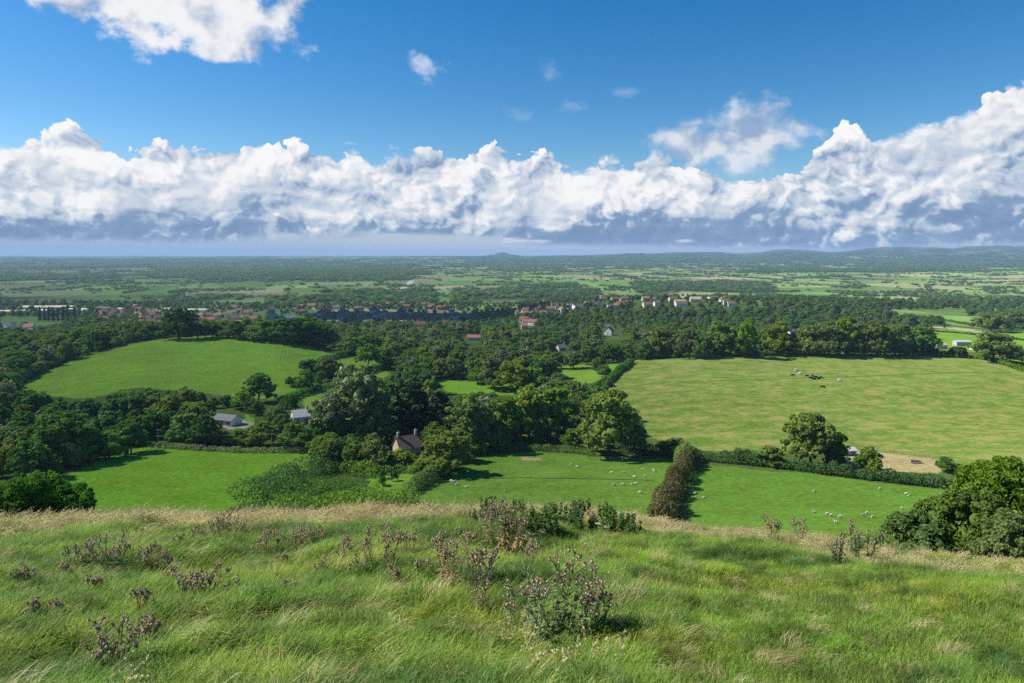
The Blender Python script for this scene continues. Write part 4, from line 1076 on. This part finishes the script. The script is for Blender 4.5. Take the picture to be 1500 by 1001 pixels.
CW = [('white', 0, 1167, 544, 'cream cow grazing at the top left of the small herd'), ('white', 0, 1173, 549, 'cream cow just above the dark huddle of cattle'), ('black', 0, 1162, 552, 'small black cow left of the dark huddle'),
      ('white', 0, 1231, 559, 'cream cow grazing alone right of the dark huddle'), ('black', 0, 1206, 569, 'black cow grazing alone below the dark huddle'),
      ('black', 0, 1183, 553, 'black cow at the left end of the dark huddle'), ('black', 1, 1187, 554.5, 'black cow lying second from left in the dark huddle'), ('patch', 0, 1191, 553, 'black and white cow in the middle of the dark huddle'),
      ('black', 0, 1195, 554.5, 'black cow right of the black and white one'), ('black', 1, 1199, 555.5, 'black cow lying second from right in the dark huddle'), ('black', 0, 1203, 555.5, 'black cow at the right end of the dark huddle'), ('black', 1, 1192, 556, 'black cow lying in front of the black and white one')]
for hn, ly, px, row, lb in CW: put_animal(cowS[hn][ly], px, row, 'cow', 'cow', lb, 'cattle in the big pasture', 1.0, random.uniform(-.4, .4)+(0 if ly else math.pi))

# ------------------------------------------------------------------ farm fittings
def post_fence(path, label, h=1.2, step=3.0, name='fence'):
    pts = [ground_at(a, b, 60) for a, b in path]; e = empty(name, pts[0], label, 'fence'); o0 = pts[0]; P = []
    for a, b in zip(pts, pts[1:]):
        k = max(1, int((b-a).length/step))
        for i in range(k): q = a.lerp(b, i/k); q.z = float(terr(q.x, q.y)); P.append(q-o0)
    bm = bmesh.new(); bx(bm, (0, 0, h/2-.15), (.13, .13, h+.3)); pm = bm_mesh('post', bm, [M['wood']])
    for q in P[:100]: link('post', pm, e, q)
    bm = bmesh.new()
    for z in (.35, .7, 1.05): tube(bm, [q+Vector((0, 0, z)) for q in P], [.025]*len(P), 4)
    link('wire', bm_mesh('wire', bm, [M['wood']]), e)
post_fence([(1236,663),(1285,662),(1340,668),(1382,673)], 'post and wire fence behind the dry grass paddock')
post_fence([(862,673),(880,674),(898,675)], 'short wooden fence left of the field gate under the big tree', step=2)
def gate():
    p = ground_at(903, 676, 60); e = empty('field_gate', p, 'wooden five bar gate between posts under the big tree', 'gate', None, .05)
    for x in (-1.9, 1.9): bm = bmesh.new(); bx(bm, (x, 0, .6), (.24, .24, 1.9)); link('post', bm_mesh('post', bm, [M['frame'] if x > 0 else M['wood']]), e)
    bm = bmesh.new()
    for z in (.3, .52, .74, .98, 1.22): bx(bm, (0, 0, z), (3.5, .05, .09))
    bx(bm, (-1.7, -.05, .75), (.09, .05, 1.1)); bx(bm, (1.7, -.05, .75), (.09, .05, 1.1)); link('bars', bm_mesh('bars', bm, [M['wood']]), e)
gate()
def trough(px, row, label):
    p = ground_at(px, row, 60); e = empty('feed_trough', p, label, 'trough', None, -.1); bm = bmesh.new()
    bx(bm, (0, 0, .42), (3.0, 1.0, .08)); bx(bm, (0, -.5, .66), (3.0, .06, .5)); bx(bm, (0, .5, .66), (3.0, .06, .5)); bx(bm, (-1.5, 0, .66), (.06, 1.06, .5)); bx(bm, (1.5, 0, .66), (.06, 1.06, .5)); link('basin', bm_mesh('basin', bm, [M['solar']]), e)
    for x in (-1.2, 1.2):
        for y in (-.4, .4): bm = bmesh.new(); bx(bm, (x, y, .19), (.1, .1, .42)); link('leg', bm_mesh('leg', bm, [M['solar']]), e)
trough(1341, 679, 'grey metal feed trough in the middle of the dry paddock'); trough(1286, 670, 'grey metal trough at the left end of the dry paddock')
def pole(px, row, hpx, label, rz=0):
    p = ground_at(px, row, 60); h = hpx/FPX*p.y; e = empty('power_pole', p, label, 'pole', None, rz); bm = bmesh.new()
    tube(bm, [(0, 0, -.5), (0, 0, h)], [.15, .10], 8); link('shaft', bm_mesh('shaft', bm, [M['wood']], True), e)
    bm = bmesh.new(); bx(bm, (0, 0, h-.35), (1.5, .12, .12)); 
    link('crossarm', bm_mesh('crossarm', bm, [M['wood']]), e)
    for x in (-.65, 0, .65): bm = bmesh.new(); bmesh.ops.create_cone(bm, segments=8, radius1=.07, radius2=.05, depth=.2, cap_ends=True, matrix=Matrix.Translation((x, 0, h-.19))); link('insulator', bm_mesh('insulator', bm, [M['frame']]), e)
    return p+Vector((0, 0, h-.1))
a = pole(398, 661, 26, 'slim wooden power pole at the top of the near left field'); b = pole(540, 690, 34, 'wooden power pole half hidden by the orchard thicket'); c_ = pole(232, 657, 28, 'slim wooden power pole against the left wood')
bm = bmesh.new()
for s, t in ((c_, a), (a, b)):
    tube(bm, [s.lerp(t, k/12)-Vector((0, 0, 1.2*(1-(2*k/12-1)**2))) for k in range(13)], [.03]*13, 4)
link('power_line', bm_mesh('power_line', bm, [M['wood']]), label='thin sagging power line slung between the wooden poles', cat='power line')
# orchard saplings
for px, row, lb in ((577,705,'tiny sapling in a pale tube, left on the orchard lawn'), (560,712,'small fruit tree at the left end of the orchard lawn'), (560,702,'small dark fruit tree at the back of the orchard lawn')):
    p = ground_at(px, row, 60); c, t, h0, w0, _, _ = TK[0]; s = 2.6/h0; e = empty('fruit_tree', p, lb, 'tree', None, px, (s, s, s)); link('crown', c, e); link('trunk', t, e)
# the straight droveway and its ditch on the moor
def strip(name, path, w, m, zoff=.6, **kw):
    V = []; F = []
    for a, b in path: p = ground_at(a, b, 1200); V += [(p.x-w/2, p.y, p.z+zoff), (p.x+w/2, p.y, p.z+zoff)]
    for k in range(len(path)-1): F.append((2*k, 2*k+1, 2*k+3, 2*k+2))
    return link(name, mesh_from(name, V, F, [m]), **kw)
dm_ = plain_mat('droveway_gravel', (.30, .28, .25), nscale=.02, amt=.1)
strip('road', [(584,430),(588,426),(592,422),(597,418),(601,414.5),(604,411.5)], 24, dm_, kind='structure')
def ground_line(name, path, w, col, k):
    P = []
    for a, b in zip(path, path[1:]):
        for i in range(10): P.append(ground_at(a[0]+(b[0]-a[0])*i/10, a[1]+(b[1]-a[1])*i/10, 150))
    V = []; F = []
    for i, p in enumerate(P):
        d = (P[min(i+1, len(P)-1)]-P[max(i-1, 0)]); d.z = 0; d.normalize(); n = Vector((-d.y, d.x, 0))*w*(.4+.25*random.random())
        for q in (p+n, p-n): V.append((q.x, q.y, float(terr(q.x, q.y))+.13))
    for i in range(len(P)-1): F.append((2*i, 2*i+1, 2*i+3, 2*i+2))
    link(name, mesh_from(name, V, F, [plain_mat('trodden_and_shadow_grass', col, nscale=.6, amt=.35)]), kind='structure')
for a in (414, 418.5, 425, 429.5): ground_line('track', [(a, 506), (a-2, 518), (a-6, 532)], .5, (.085, .150, .022), 1)
ground_line('path', [(896, 570), (960, 561), (1100, 556), (1250, 552), (1400, 546), (1490, 546)], 1.3, (.105, .190, .028), 1)
ground_line('path', [(640, 703), (760, 700), (880, 702), (965, 704)], .6, (.062, .125, .018), 1)  # shadow of an overhead wire, painted as a dark strip on the grass
strip('track', [(1366,482.5),(1390,483.5),(1415,487),(1440,491),(1460,494.5)], 7, dm_, .5, kind='structure')
# ------------------------------------------------------------------ hilltop grass
def blades(n, rad, h, hv, w, lean, leanv, curl, rg, dirs=.5):
    """n curved ribbon blades around the origin leaning towards +x; returns V,F,tone"""
    a = rg.uniform(0, 6.28, n); r = rad*np.sqrt(rg.random(n)); B = np.stack([np.cos(a)*r, np.sin(a)*r, np.zeros(n)], 1)
    H = h*(1+hv*(rg.random(n)*2-1)); ph = rg.normal(0, dirs, n); ln = lean+leanv*(rg.random(n)*2-1)
    D = np.stack([np.cos(ph), np.sin(ph), ph*0], 1); S_ = np.stack([-np.sin(ph+rg.normal(0, .8, n)), np.cos(ph), ph*0], 1); S_ /= np.linalg.norm(S_, axis=1)[:, None]
    out = []; W_ = w*rg.uniform(.6, 1.3, n)
    for t, wf in ((0, 1), (.4, .9), (.75, .6), (1, .08)):
        th = ln*t+curl*t*t; c = B+D*(H*t*np.sin(th))[:, None]+np.array([0, 0, 1])*(H*t*np.cos(th*.92))[:, None]
        out += [c-S_*(W_*wf*.5)[:, None], c+S_*(W_*wf*.5)[:, None]]
    V = np.stack(out, 1).reshape(-1, 3); q = np.arange(n)[:, None]*8
    F = np.concatenate([q+np.array([[0, 1, 3, 2]]), q+np.array([[2, 3, 5, 4]]), q+np.array([[4, 5, 7, 6]])]); tone = np.tile(rg.random(n), 3)
    return V, F, tone
def grass_mat(name, col, straw=(.36, .31, .14), frac=.1, trans=.45, warm=2.0):
    m, T = mat(name); oi = T.n('ShaderNodeObjectInfo'); rnd = E(T, oi.outputs['Random'])
    tone = E(T, T.n('ShaderNodeAttribute', attribute_name='tone').outputs['Fac'])
    loc = E(T, oi.outputs['Location']); pn = T.noise(loc, .55, 2, .6); pn2 = T.noise(loc, 2.2, 2, .6)
    c = T.mix(T.ss(1-frac-.05, 1-frac+.05, tone), col, straw)
    c = T.mix(T.ss(.50, .72, pn)*.5, c, (col[0]*(warm-.1), col[1]*(1+(warm-1)*.28), col[2]*1.15))
    hs = T.n('ShaderNodeHueSaturation', i={'Hue': T.m('ADD', (rnd-.5)*.025, .5), 'Value': (tone*1.7-T.m('FLOOR', tone*1.7))*.5+(rnd-.5)*.3+(pn2-.5)*1.9+.74, 'Color': c})
    df = T.n('ShaderNodeBsdfDiffuse', i={'Color': hs.outputs[0]}); tl = T.n('ShaderNodeBsdfTranslucent', i={'Color': hs.outputs[0]}); gl = T.n('ShaderNodeBsdfGlossy', i={'Color': (.75, .85, .8, 1), 'Roughness': .5})
    mx = T.n('ShaderNodeMixShader', i={0: trans, 1: df.outputs[0], 2: tl.outputs[0]}); m2 = T.n('ShaderNodeMixShader', i={0: .022, 1: mx.outputs[0], 2: gl.outputs[0]})
    T.n('ShaderNodeOutputMaterial', i={'Surface': m2.outputs[0]}); return m
rg = np.random.default_rng(3)
G1 = grass_mat('grass_green', (.220, .345, .042)); G2 = grass_mat('grass_long', (.215, .350, .036), frac=.08); G3 = grass_mat('grass_dark', (.110, .215, .030), frac=.05)
SEED = grass_mat('grass_seed', (.54, .44, .20), (.58, .50, .29), .3, .35, 1.25)
gp = []
def gadd(nm, V, F, tone, m): gp.append(bpy.data.objects.new(nm, mesh_from(nm, V, F, [m], False, tone=tone)))
for k in range(3): gadd('grass_a'+str(k), *blades(120, .17, .080, .6, .006, .25, .7, .4, rg, 2.0), G1)      # 0-2 short turf
for k in range(3): gadd('grass_b'+str(k), *blades(110, .14, .145, .55, .0062, .32, .55, .55, rg, 1.1), G2)    # 3-5 long, blown over
for k in range(2): gadd('grass_c'+str(k), *blades(120, .13, .18, .45, .006, .40, .45, .7, rg, .9), G3)     # 6-7 dark tussock
def seedheads(n, rad, h, rg):
    V, F, t = blades(n, rad, h, .3, .0035, .30, .2, .45, rg, .35); V = V.reshape(n, 8, 3); tip = V[:, 6]; d = V[:, 6]-V[:, 4]; d /= np.linalg.norm(d, axis=1)[:, None]
    Vs = [V.reshape(-1, 3)]; Fs = [F]; ts = [t]; off = n*8
    for j in range(11):
        c = tip+d*(-.055+.011*j)+rg.normal(0, .006, (n, 3)); v, f = cards(c, unit(rg, n), .0068*(1.2-.06*abs(j-5)), rg, .5, 1.9); Vs.append(v); Fs.append(f+off); off += len(v); ts.append(rg.random(n))
    return np.concatenate(Vs), np.concatenate(Fs), np.concatenate(ts)
for k in range(3): gadd('grass_d'+str(k), *seedheads(18, .18, .29, rg), SEED)                                # 8-10 seeding grass
for k in range(2): gadd('grass_e'+str(k), *blades(60, .15, .24, .4, .004, .4, .4, .8, rg, .5), SEED)        # 11-12 dry leaves
n = 62000
D = np.sqrt(rg.uniform(2.9**2, 21**2, n)); px = rg.uniform(-160, 1680, n); x = (px-CX)/FPX*D; y = D
Dc = np.interp(px, [-800, 0, 500, 750, 900, 1150, 1300, 1500, 2300], [12.3, 13.1, 15.0, 15.4, 14.2, 12.0, 9.4, 8.6, 8.2]); e = D-Dc
ok = e < 4.5; x = x[ok]; y = y[ok]; px = px[ok]; e = e[ok]; D = D[ok]; n = len(x)
long_ = fbm(x*.55+9, y*.75, 44, 3)+.26*(1-sstep(820, 1150, px))-.10+.12*sstep(-4, -1, e)
dark_ = fbm(x*1.3, y*2.2, 45, 3)
r = rg.random(n)
idx = rg.integers(0, 3, n); lg = long_ > .50; idx[lg] = 3+rg.integers(0, 3, lg.sum()); dk = lg & (dark_ > .60); idx[dk] = 6+rg.integers(0, 2, dk.sum())
pd = np.clip(sstep(-1, 0, e/np.interp(px, [0, 200, 700, 950, 1100, 1500], [1.2, 2.4, 2.0, 1.1, .8, .6]))*(.62+.3*(vnoise(x*1.1, y*1.1, 9)-.5))*np.interp(px, [-200, 0, 150, 200, 500, 900, 1000, 1250, 1320, 1500], [.3, .35, .5, 1, 1, .9, .62, .45, .3, .2]), 0, 1)
sd = r < pd*.45; idx[sd] = 8+rg.integers(0, 3, sd.sum()); dl = (r > pd*.45) & (r < pd*.45+.16*pd+.03); idx[dl] = 11+rg.integers(0, 2, dl.sum())
sp_ = (r > .9985) & (px < 1300); idx[sp_] = 8
z = terr(x, y); s = rg.uniform(.75, 1.25, n)*np.where(idx < 3, 1.0, .92+.3*(long_-.5)); s = s*(1-.36*sstep(820, 1080, px))
wind = (fbm(x*.5, y*.5, 88, 2)-.5)*1.6+.35+np.where(px > 1000, -.5, 0)
instancer('hilltop_grass', np.stack([x, y, z-.015], 1), np.stack([rg.normal(0, .10, n), rg.normal(0, .12, n)+.05, wind+rg.normal(0, .75, n)], 1), np.stack([s, s, s*rg.uniform(.8, 1.2, n)], 1), gp, idx, kind='stuff',
          label='windblown green grass with a straw coloured fringe on the hilltop')
print('grass', n)

# ------------------------------------------------------------------ thistles
THS = {'dry': ((.27, .21, .12), (.33, .26, .14)), 'live': ((.19, .22, .10), (.20, .26, .11)), 'dark': ((.06, .09, .04), (.06, .11, .045))}
for k, (a, b) in THS.items(): M['ts_'+k] = plain_mat('thistle_stem_'+k, a, nscale=20, amt=.2); M['tl_'+k] = leaf_mat('thistle_leaf_'+k, b, trans=.25)
M['purple'] = leaf_mat('thistle_purple', (.55, .26, .46), trans=.3); M['fluff'] = leaf_mat('thistle_fluff', (.62, .50, .38), trans=.3); M['bulb'] = plain_mat('thistle_bulb', (.40, .32, .20), nscale=90, amt=.4)
def head_mesh(m, open_, seed):
    rg = np.random.default_rng(seed); V0, F0 = ico(2); r = .017; V = V0*np.array([r, r, r*1.05])*(1+.12*n3(V0, 9, seed)[:, None]); loops = [F0.ravel()]; sizes = [np.full(len(F0), 3)]; mi = [np.zeros(len(F0), int)]; off = len(V); VV = [V]
    n = 46; a = rg.uniform(0, 6.28, n); sp = rg.uniform(.05, .9 if open_ else .45, n); d = np.stack([np.cos(a)*np.sin(sp), np.sin(a)*np.sin(sp), np.cos(sp)], 1); sd = np.cross(d, [0, 0, 1.]); sd /= np.linalg.norm(sd, axis=1)[:, None]+1e-6
    L = r*rg.uniform(1.5, 2.3, n)[:, None]; b = d*r*.7; w = .0022
    v = np.stack([b-sd*w, b+sd*w, b+d*L+sd*w*1.4, b+d*L-sd*w*1.4], 1).reshape(-1, 3); f = np.arange(4*n).reshape(n, 4)+off; VV.append(v); loops.append(f.ravel()); sizes.append(np.full(n, 4)); mi.append(np.ones(n, int))
    off += len(v); n = 40; u = unit(rg, n); u[:, 2] = -abs(u[:, 2])*.6+.2; sd = np.cross(u, [0, 0, 1.]); sd /= np.linalg.norm(sd, axis=1)[:, None]+1e-6; b = u*r*.9
    v = np.stack([b-sd*.003, b+sd*.003, b+u*r*.8], 1).reshape(-1, 3); f = np.arange(3*n).reshape(n, 3)+off; VV.append(v); loops.append(f.ravel()); sizes.append(np.full(n, 3)); mi.append(np.zeros(n, int))
    return mesh_from('flower_head', np.concatenate(VV), (np.concatenate(loops), np.concatenate(sizes)), [M['bulb'], m], True, mi=np.concatenate(mi))
HP = [head_mesh(M['purple'], True, 1), head_mesh(M['purple'], False, 2)]; HF = [head_mesh(M['fluff'], True, 3), head_mesh(M['fluff'], False, 4), head_mesh(M['ts_dry'], False, 5)]
def spiny_leaf(C, d, L, rg):
    """jagged leaf: a spine of alternating spikes"""
    d = d/np.linalg.norm(d); s = np.cross(d, [0, 0, 1.]); s /= np.linalg.norm(s)+1e-6; V = []; F = []; k = 5; dr = rg.uniform(.2, .7)
    for j in range(k+1):
        t = j/k; c = C+d*L*t-np.array([0, 0, 1])*L*dr*t*t; w = L*(.20 if j % 2 else .07)*(1-t*.75); tw = np.array([0, 0, 1])*w*.5
        V += [c-s*w+tw, c, c+s*w+tw]
    for j in range(k):
        q = 3*j; F += [(q, q+1, q+4, q+3), (q+1, q+2, q+5, q+4)]
    return V, F
def thistle_kind(seed, kind, H, W, nst, purple, nleaf=16, hs=1.0):
    rg = np.random.default_rng(seed); bm = bmesh.new(); tips = []; LV = []; LF = []
    for k in range(nst):
        a = rg.uniform(0, 6.28); r0 = W*.22*rg.random(); b = np.array([math.cos(a)*r0, math.sin(a)*r0, 0]); hh = H*rg.uniform(.6, 1.0); out = W*.5*rg.uniform(.2, .95)
        top = np.array([math.cos(a)*out+.06*H, math.sin(a)*out, hh]); mid = b*.5+top*.5+rg.normal(0, .03, 3)*H; mid[2] = hh*.55; P = [b, b*.6+mid*.4+[0, 0, hh*.02], mid, mid*.4+top*.6, top]
        tube(bm, P, [.0055, .005, .0045, .004, .003], 5)
        tips.append(top)
        for q in range(rg.integers(3, 9)):
            t = rg.uniform(.35, .85); s = mid*(1-t)+top*t; v = rg.normal(size=3); v[2] = abs(v[2])+.9; v /= np.linalg.norm(v); e = s+v*H*rg.uniform(.10, .24); e[2] = min(e[2], H*1.04)
            tube(bm, [s, (s+e)/2+rg.normal(0, .008, 3), e], [.0035, .003, .0022], 4); tips.append(e)
        for q in range(nleaf):
            t = rg.uniform(.03, .9)**1.2; c = P[0]*(1-t)**2+2*P[2]*t*(1-t)+P[4]*t*t; v = rg.normal(size=3); v[2] = rg.uniform(.1, .8); L = H*rg.uniform(.10, .22)*(1.15-t*.6)
            v2, f2 = spiny_leaf(c, v, L, rg); LF += [tuple(i+len(LV) for i in f) for f in f2]; LV += v2
    st = bm_mesh('stem', bm, [M['ts_'+kind]], True); lf = mesh_from('leaves', LV, LF, [M['tl_'+kind]], False, tone=rg.random(len(LF)))
    hd = []
    for t in tips[:60]:
        me = HP[rg.integers(0, 2)] if rg.random() < purple*.32 else HF[rg.integers(0, 3)]
        hd.append((me, t, (rg.normal(0, .35), rg.normal(0, .35), rg.uniform(0, 6)), hs*rg.uniform(.85, 1.4)))
    return st, lf, hd
def thistle(px, row, hpx, wpx, kind, purple, label, seed, nst=6, nleaf=14, hs=1.0):
    p = ground_at(px, row, 3.2); H = hpx/FPX*p.y*1.12; W = wpx/FPX*p.y; st, lf, hd = thistle_kind(seed, kind, H, W, nst, purple, nleaf, hs)
    e = empty('thistle', (p.x, p.y, p.z-.01), label, 'thistle', 'thistles on the hilltop'); link('stem', st, e); link('leaves', lf, e)
    for me, t, r, s in hd: o = link('flower_head', me, e, t); o.rotation_euler = r; o.scale = (s, s, s)
TH = [(812,948,112,150,'live',.55,'largest purple headed thistle clump in the bottom centre',11,22,1.0),(868,938,78,70,'live',.3,'thistle joined to the right side of the largest clump',6,14,1.0),(765,930,70,60,'live',.5,'leafy thistle left of the largest clump',6,12,1.0),
 (662,876,82,105,'dry',.12,'broad pinkish brown thistle clump in the middle of the grass',10,16,1.0),(706,866,62,50,'dry',.1,'upright brown thistle just right of the broad pinkish clump',6,10,1.0),
 (552,838,62,80,'dry',.0,'withered brown thistle left of the broad pinkish clump',9,10,.95),(598,826,44,50,'dry',.0,'short withered thistle beside the dead left one',5,8,.9),(505,828,40,50,'dry',.0,'low dead thistle between two withered clumps',5,8,.9),
 (440,814,40,66,'dry',.05,'dense brown thistle patch left of centre',9,9,.9),(395,816,34,46,'dry',.05,'small brown thistle patch by its dark leaves',7,9,.9),(325,806,46,58,'dry',.25,'tall open thistle against straw grass at the left',8,8,.9),(290,800,28,30,'dry',.2,'little thistle left of the tall open one',4,8,.9),
 (748,832,90,62,'dry',.15,'very tall dry thistle in front of the nettle bed',9,10,1.0),(715,806,66,40,'dry',.1,'dry thistle rising from the left nettles',6,8,1.0),(775,838,50,50,'dry',.2,'dry thistle right of the very tall one',5,8,.9),
 (160,842,50,76,'live',.45,'wide leafy purple thistle at upper left',8,14,.95),(112,838,34,36,'live',.4,'small thistle left of the wide leafy one',4,10,.9),(205,838,36,44,'live',.35,'small thistle right of the wide leafy one',4,10,.9),
 (268,896,50,46,'live',.35,'thistle with pinkish heads in left middle grass',6,10,.95),(300,890,48,42,'live',.2,'green thistle right of the pinkish left one',5,10,.9),(208,908,40,40,'dry',.2,'brown headed thistle left of the pinkish one',5,8,.9),(318,860,40,30,'dry',.1,'leaning brown thistle above the pinkish left one',3,6,.9),
 (235,852,40,36,'live',.0,'grey green leafy thistle without flowers at left',4,12,.8),
 (168,996,78,90,'live',.2,'large pale leafy thistle at the bottom left',9,16,.95),(215,960,50,46,'dry',.3,'brown thistle above the bottom left one',5,10,.9),(45,915,34,34,'dry',.1,'small brown thistle near the left edge',4,8,.9),(75,915,30,30,'dry',.1,'small brown thistle second from the left edge',4,8,.9),(35,870,34,40,'live',.3,'thin thistle at the left edge above the small brown ones',4,8,.9),
 (1132,797,34,36,'dry',.1,'brown thistle standing on the crest at right',6,8,.95),(1172,796,32,40,'dry',.1,'second brown thistle on the right crest',6,8,.95),
 (1228,833,44,46,'dark',.05,'dark spiky thistle sprawling left on the right hand grass',4,34,.8),(1262,826,52,54,'dark',.12,'dark spiky thistle with one purple head at right',5,34,.9)]
for k, (px, row, h, w, kd, pu, lb, ns, nl, hs) in enumerate(TH): thistle(px, row, h, w, kd, pu, lb, 500+k, int(ns*1.5), nl, hs*.60)

EX = sorted([(228,826,30),(262,812,26),(352,792,30),(372,826,26),(415,842,28),(470,846,30),(520,856,34),(576,866,36),(618,852,30),(640,818,26),(255,868,36),(340,884,34),(130,878,34),(95,856,28),(420,880,30),(700,900,40),(600,806,24),(470,800,24)])
for k, (px, row, h) in enumerate(EX): thistle(px, row, h, h*.9, 'dry', .1, f'{ORD[k]} slight dry thistle sprig from left on the left slope', 800+k, 4, 5, .50)

# ------------------------------------------------------------------ nettles
M['nettle'] = leaf_mat('nettle_leaves', (.105, .190, .050), trans=.35); M['nstem'] = plain_mat('nettle_stem', (.07, .09, .035))
def nettle_kind(seed, n=14):
    rg = np.random.default_rng(seed); bm = bmesh.new(); Cs = []; Ns = []; Tn = []
    for k in range(n):
        a = rg.uniform(0, 6.28); r = .26*math.sqrt(rg.random()); b = np.array([math.cos(a)*r, math.sin(a)*r, 0]); h = rg.uniform(.42, .72); top = b+[rg.normal(0, .06)+.05, rg.normal(0, .06), h]; tube(bm, [b, b*.4+top*.6, top], [.005, .004, .002], 5)
        m_ = int(h*95); t = rg.uniform(.12, 1, m_); ang = rg.uniform(0, 6.28, m_); L = .075*(1.15-t*.7); c = b+(top-b)*t[:, None]; d = np.stack([np.cos(ang), np.sin(ang), -.25+0*ang], 1); Cs.append(c+d*L[:, None]*.6); Ns.append(np.stack([-d[:, 0]*.4, -d[:, 1]*.4, np.full(m_, 1.)], 1)); Tn.append(np.full(m_, rg.uniform(.3, .7))+rg.normal(0, .15, m_))
    C = np.concatenate(Cs); N_ = np.concatenate(Ns); V, F = cards(C, N_, .034, rg, .45, 1.2)
    return bm_mesh('stem', bm, [M['nstem']], True), mesh_from('leaves', V, F, [M['nettle']], False, tone=np.concatenate(Tn))
NK = [nettle_kind(700+k) for k in range(4)]
NP = [(682,762),(700,775),(716,764),(735,772),(756,762),(775,776),(790,758),(806,772),(822,764),(838,778),(852,766),(868,782),(884,770),(898,786),(914,782),(925,790),(770,790),(800,790),(745,790),(846,788)]
fr = sorted([p for p in NP if p[1] >= 775]); bk = sorted([p for p in NP if p[1] < 775])
for L, nm in ((fr, 'front'), (bk, 'back')):
    for k, (px, row) in enumerate(L):
        p = ground_at(px, row, 3.2); st, lf = NK[k % 4]; s = random.uniform(.58, .84)
        e = empty('nettle_clump', p, f'{ORD[k]} dark green nettle clump from left in the {nm} of the bed', 'nettles', 'bed of nettles near the crest', random.uniform(0, 6), s); link('stem', st, e); link('leaves', lf, e)
# pale umbels beside the nettles
M['umbel'] = leaf_mat('umbel_white', (.62, .62, .55), trans=.3)
def umbel(px, row, label):
    p = ground_at(px, row+14, 3.2); h = 22/FPX*p.y; rg = np.random.default_rng(px); e = empty('white_umbel', p, label, 'wild flower', 'white flowers beside the nettles'); bm = bmesh.new(); tube(bm, [(0, 0, 0), (.02, 0, h)], [.004, .003], 5)
    n = 90; a = rg.uniform(0, 6.28, n); r = .055*np.sqrt(rg.random(n)); C = np.stack([np.cos(a)*r+.02, np.sin(a)*r, h+.02-r*.15], 1); V, F = cards(C, np.tile([0, 0, 1.], (n, 1)), .008, rg, .4, 1)
    for k in range(0, n, 9): tube(bm, [(.02, 0, h-.02), tuple(C[k])], [.0015, .001], 3)
    link('stem', bm_mesh('stem', bm, [M['nstem']]), e); link('petal', mesh_from('petal', V, F, [M['umbel']], False, tone=rg.random(n)), e)
for px, row, lb in ((874,776,'flat white flower head right of centre below the nettles'),(887,781,'lowest white flower head below the right nettles'),(816,778,'white flower head under the middle of the nettles'),(793,786,'white flower head farthest left beneath the nettles')): umbel(px, row, lb)
# tall dry stalks before the right edge bushes
M['stalk'] = plain_mat('dry_stalk', (.40, .33, .22), nscale=10, amt=.15)
def stalk(px, row, hpx, label, seed):
    p = ground_at(px, row, 3.2); h = hpx/FPX*p.y; rg = np.random.default_rng(seed); e = empty('dry_stalk', p, label, 'dry stalk', 'tall dry stalks at the right of the crest'); bm = bmesh.new(); lx = rg.normal(0, .12)*h
    tube(bm, [(0, 0, 0), (lx*.4, 0, h*.5), (lx, 0, h)], [.006, .005, .003], 5)
    for k in range(6): t = rg.uniform(.5, .95); s = (lx*t, 0, h*t); tube(bm, [s, (lx*t+rg.normal(0, .05), rg.normal(0, .03), h*(t+.12))], [.003, .0015], 4)
    link('stem', bm_mesh('stem', bm, [M['stalk']], True), e)
    n = 60; C = np.stack([lx*.95+rg.normal(0, .012, n), rg.normal(0, .012, n), h*rg.uniform(.72, 1.02, n)], 1); V, F = cards(C, unit(rg, n), .010, rg, .6, 1.6); link('seed_head', mesh_from('seed_head', V, F, [SEED], False, tone=rg.random(n)), e)
SX = [(1290,808,32),(1318,806,38),(1330,808,44),(1346,806,52),(1352,810,36),(1385,812,30),(1412,814,36),(1422,812,26),(1456,814,40),(1463,815,44),(1468,812,30),(1440,812,22),(1302,808,24)]
for k, (px, row, h) in enumerate(sorted(SX)): stalk(px, row, h, f'{ORD[k]} tall dry stalk from left along the right crest', 900+k)
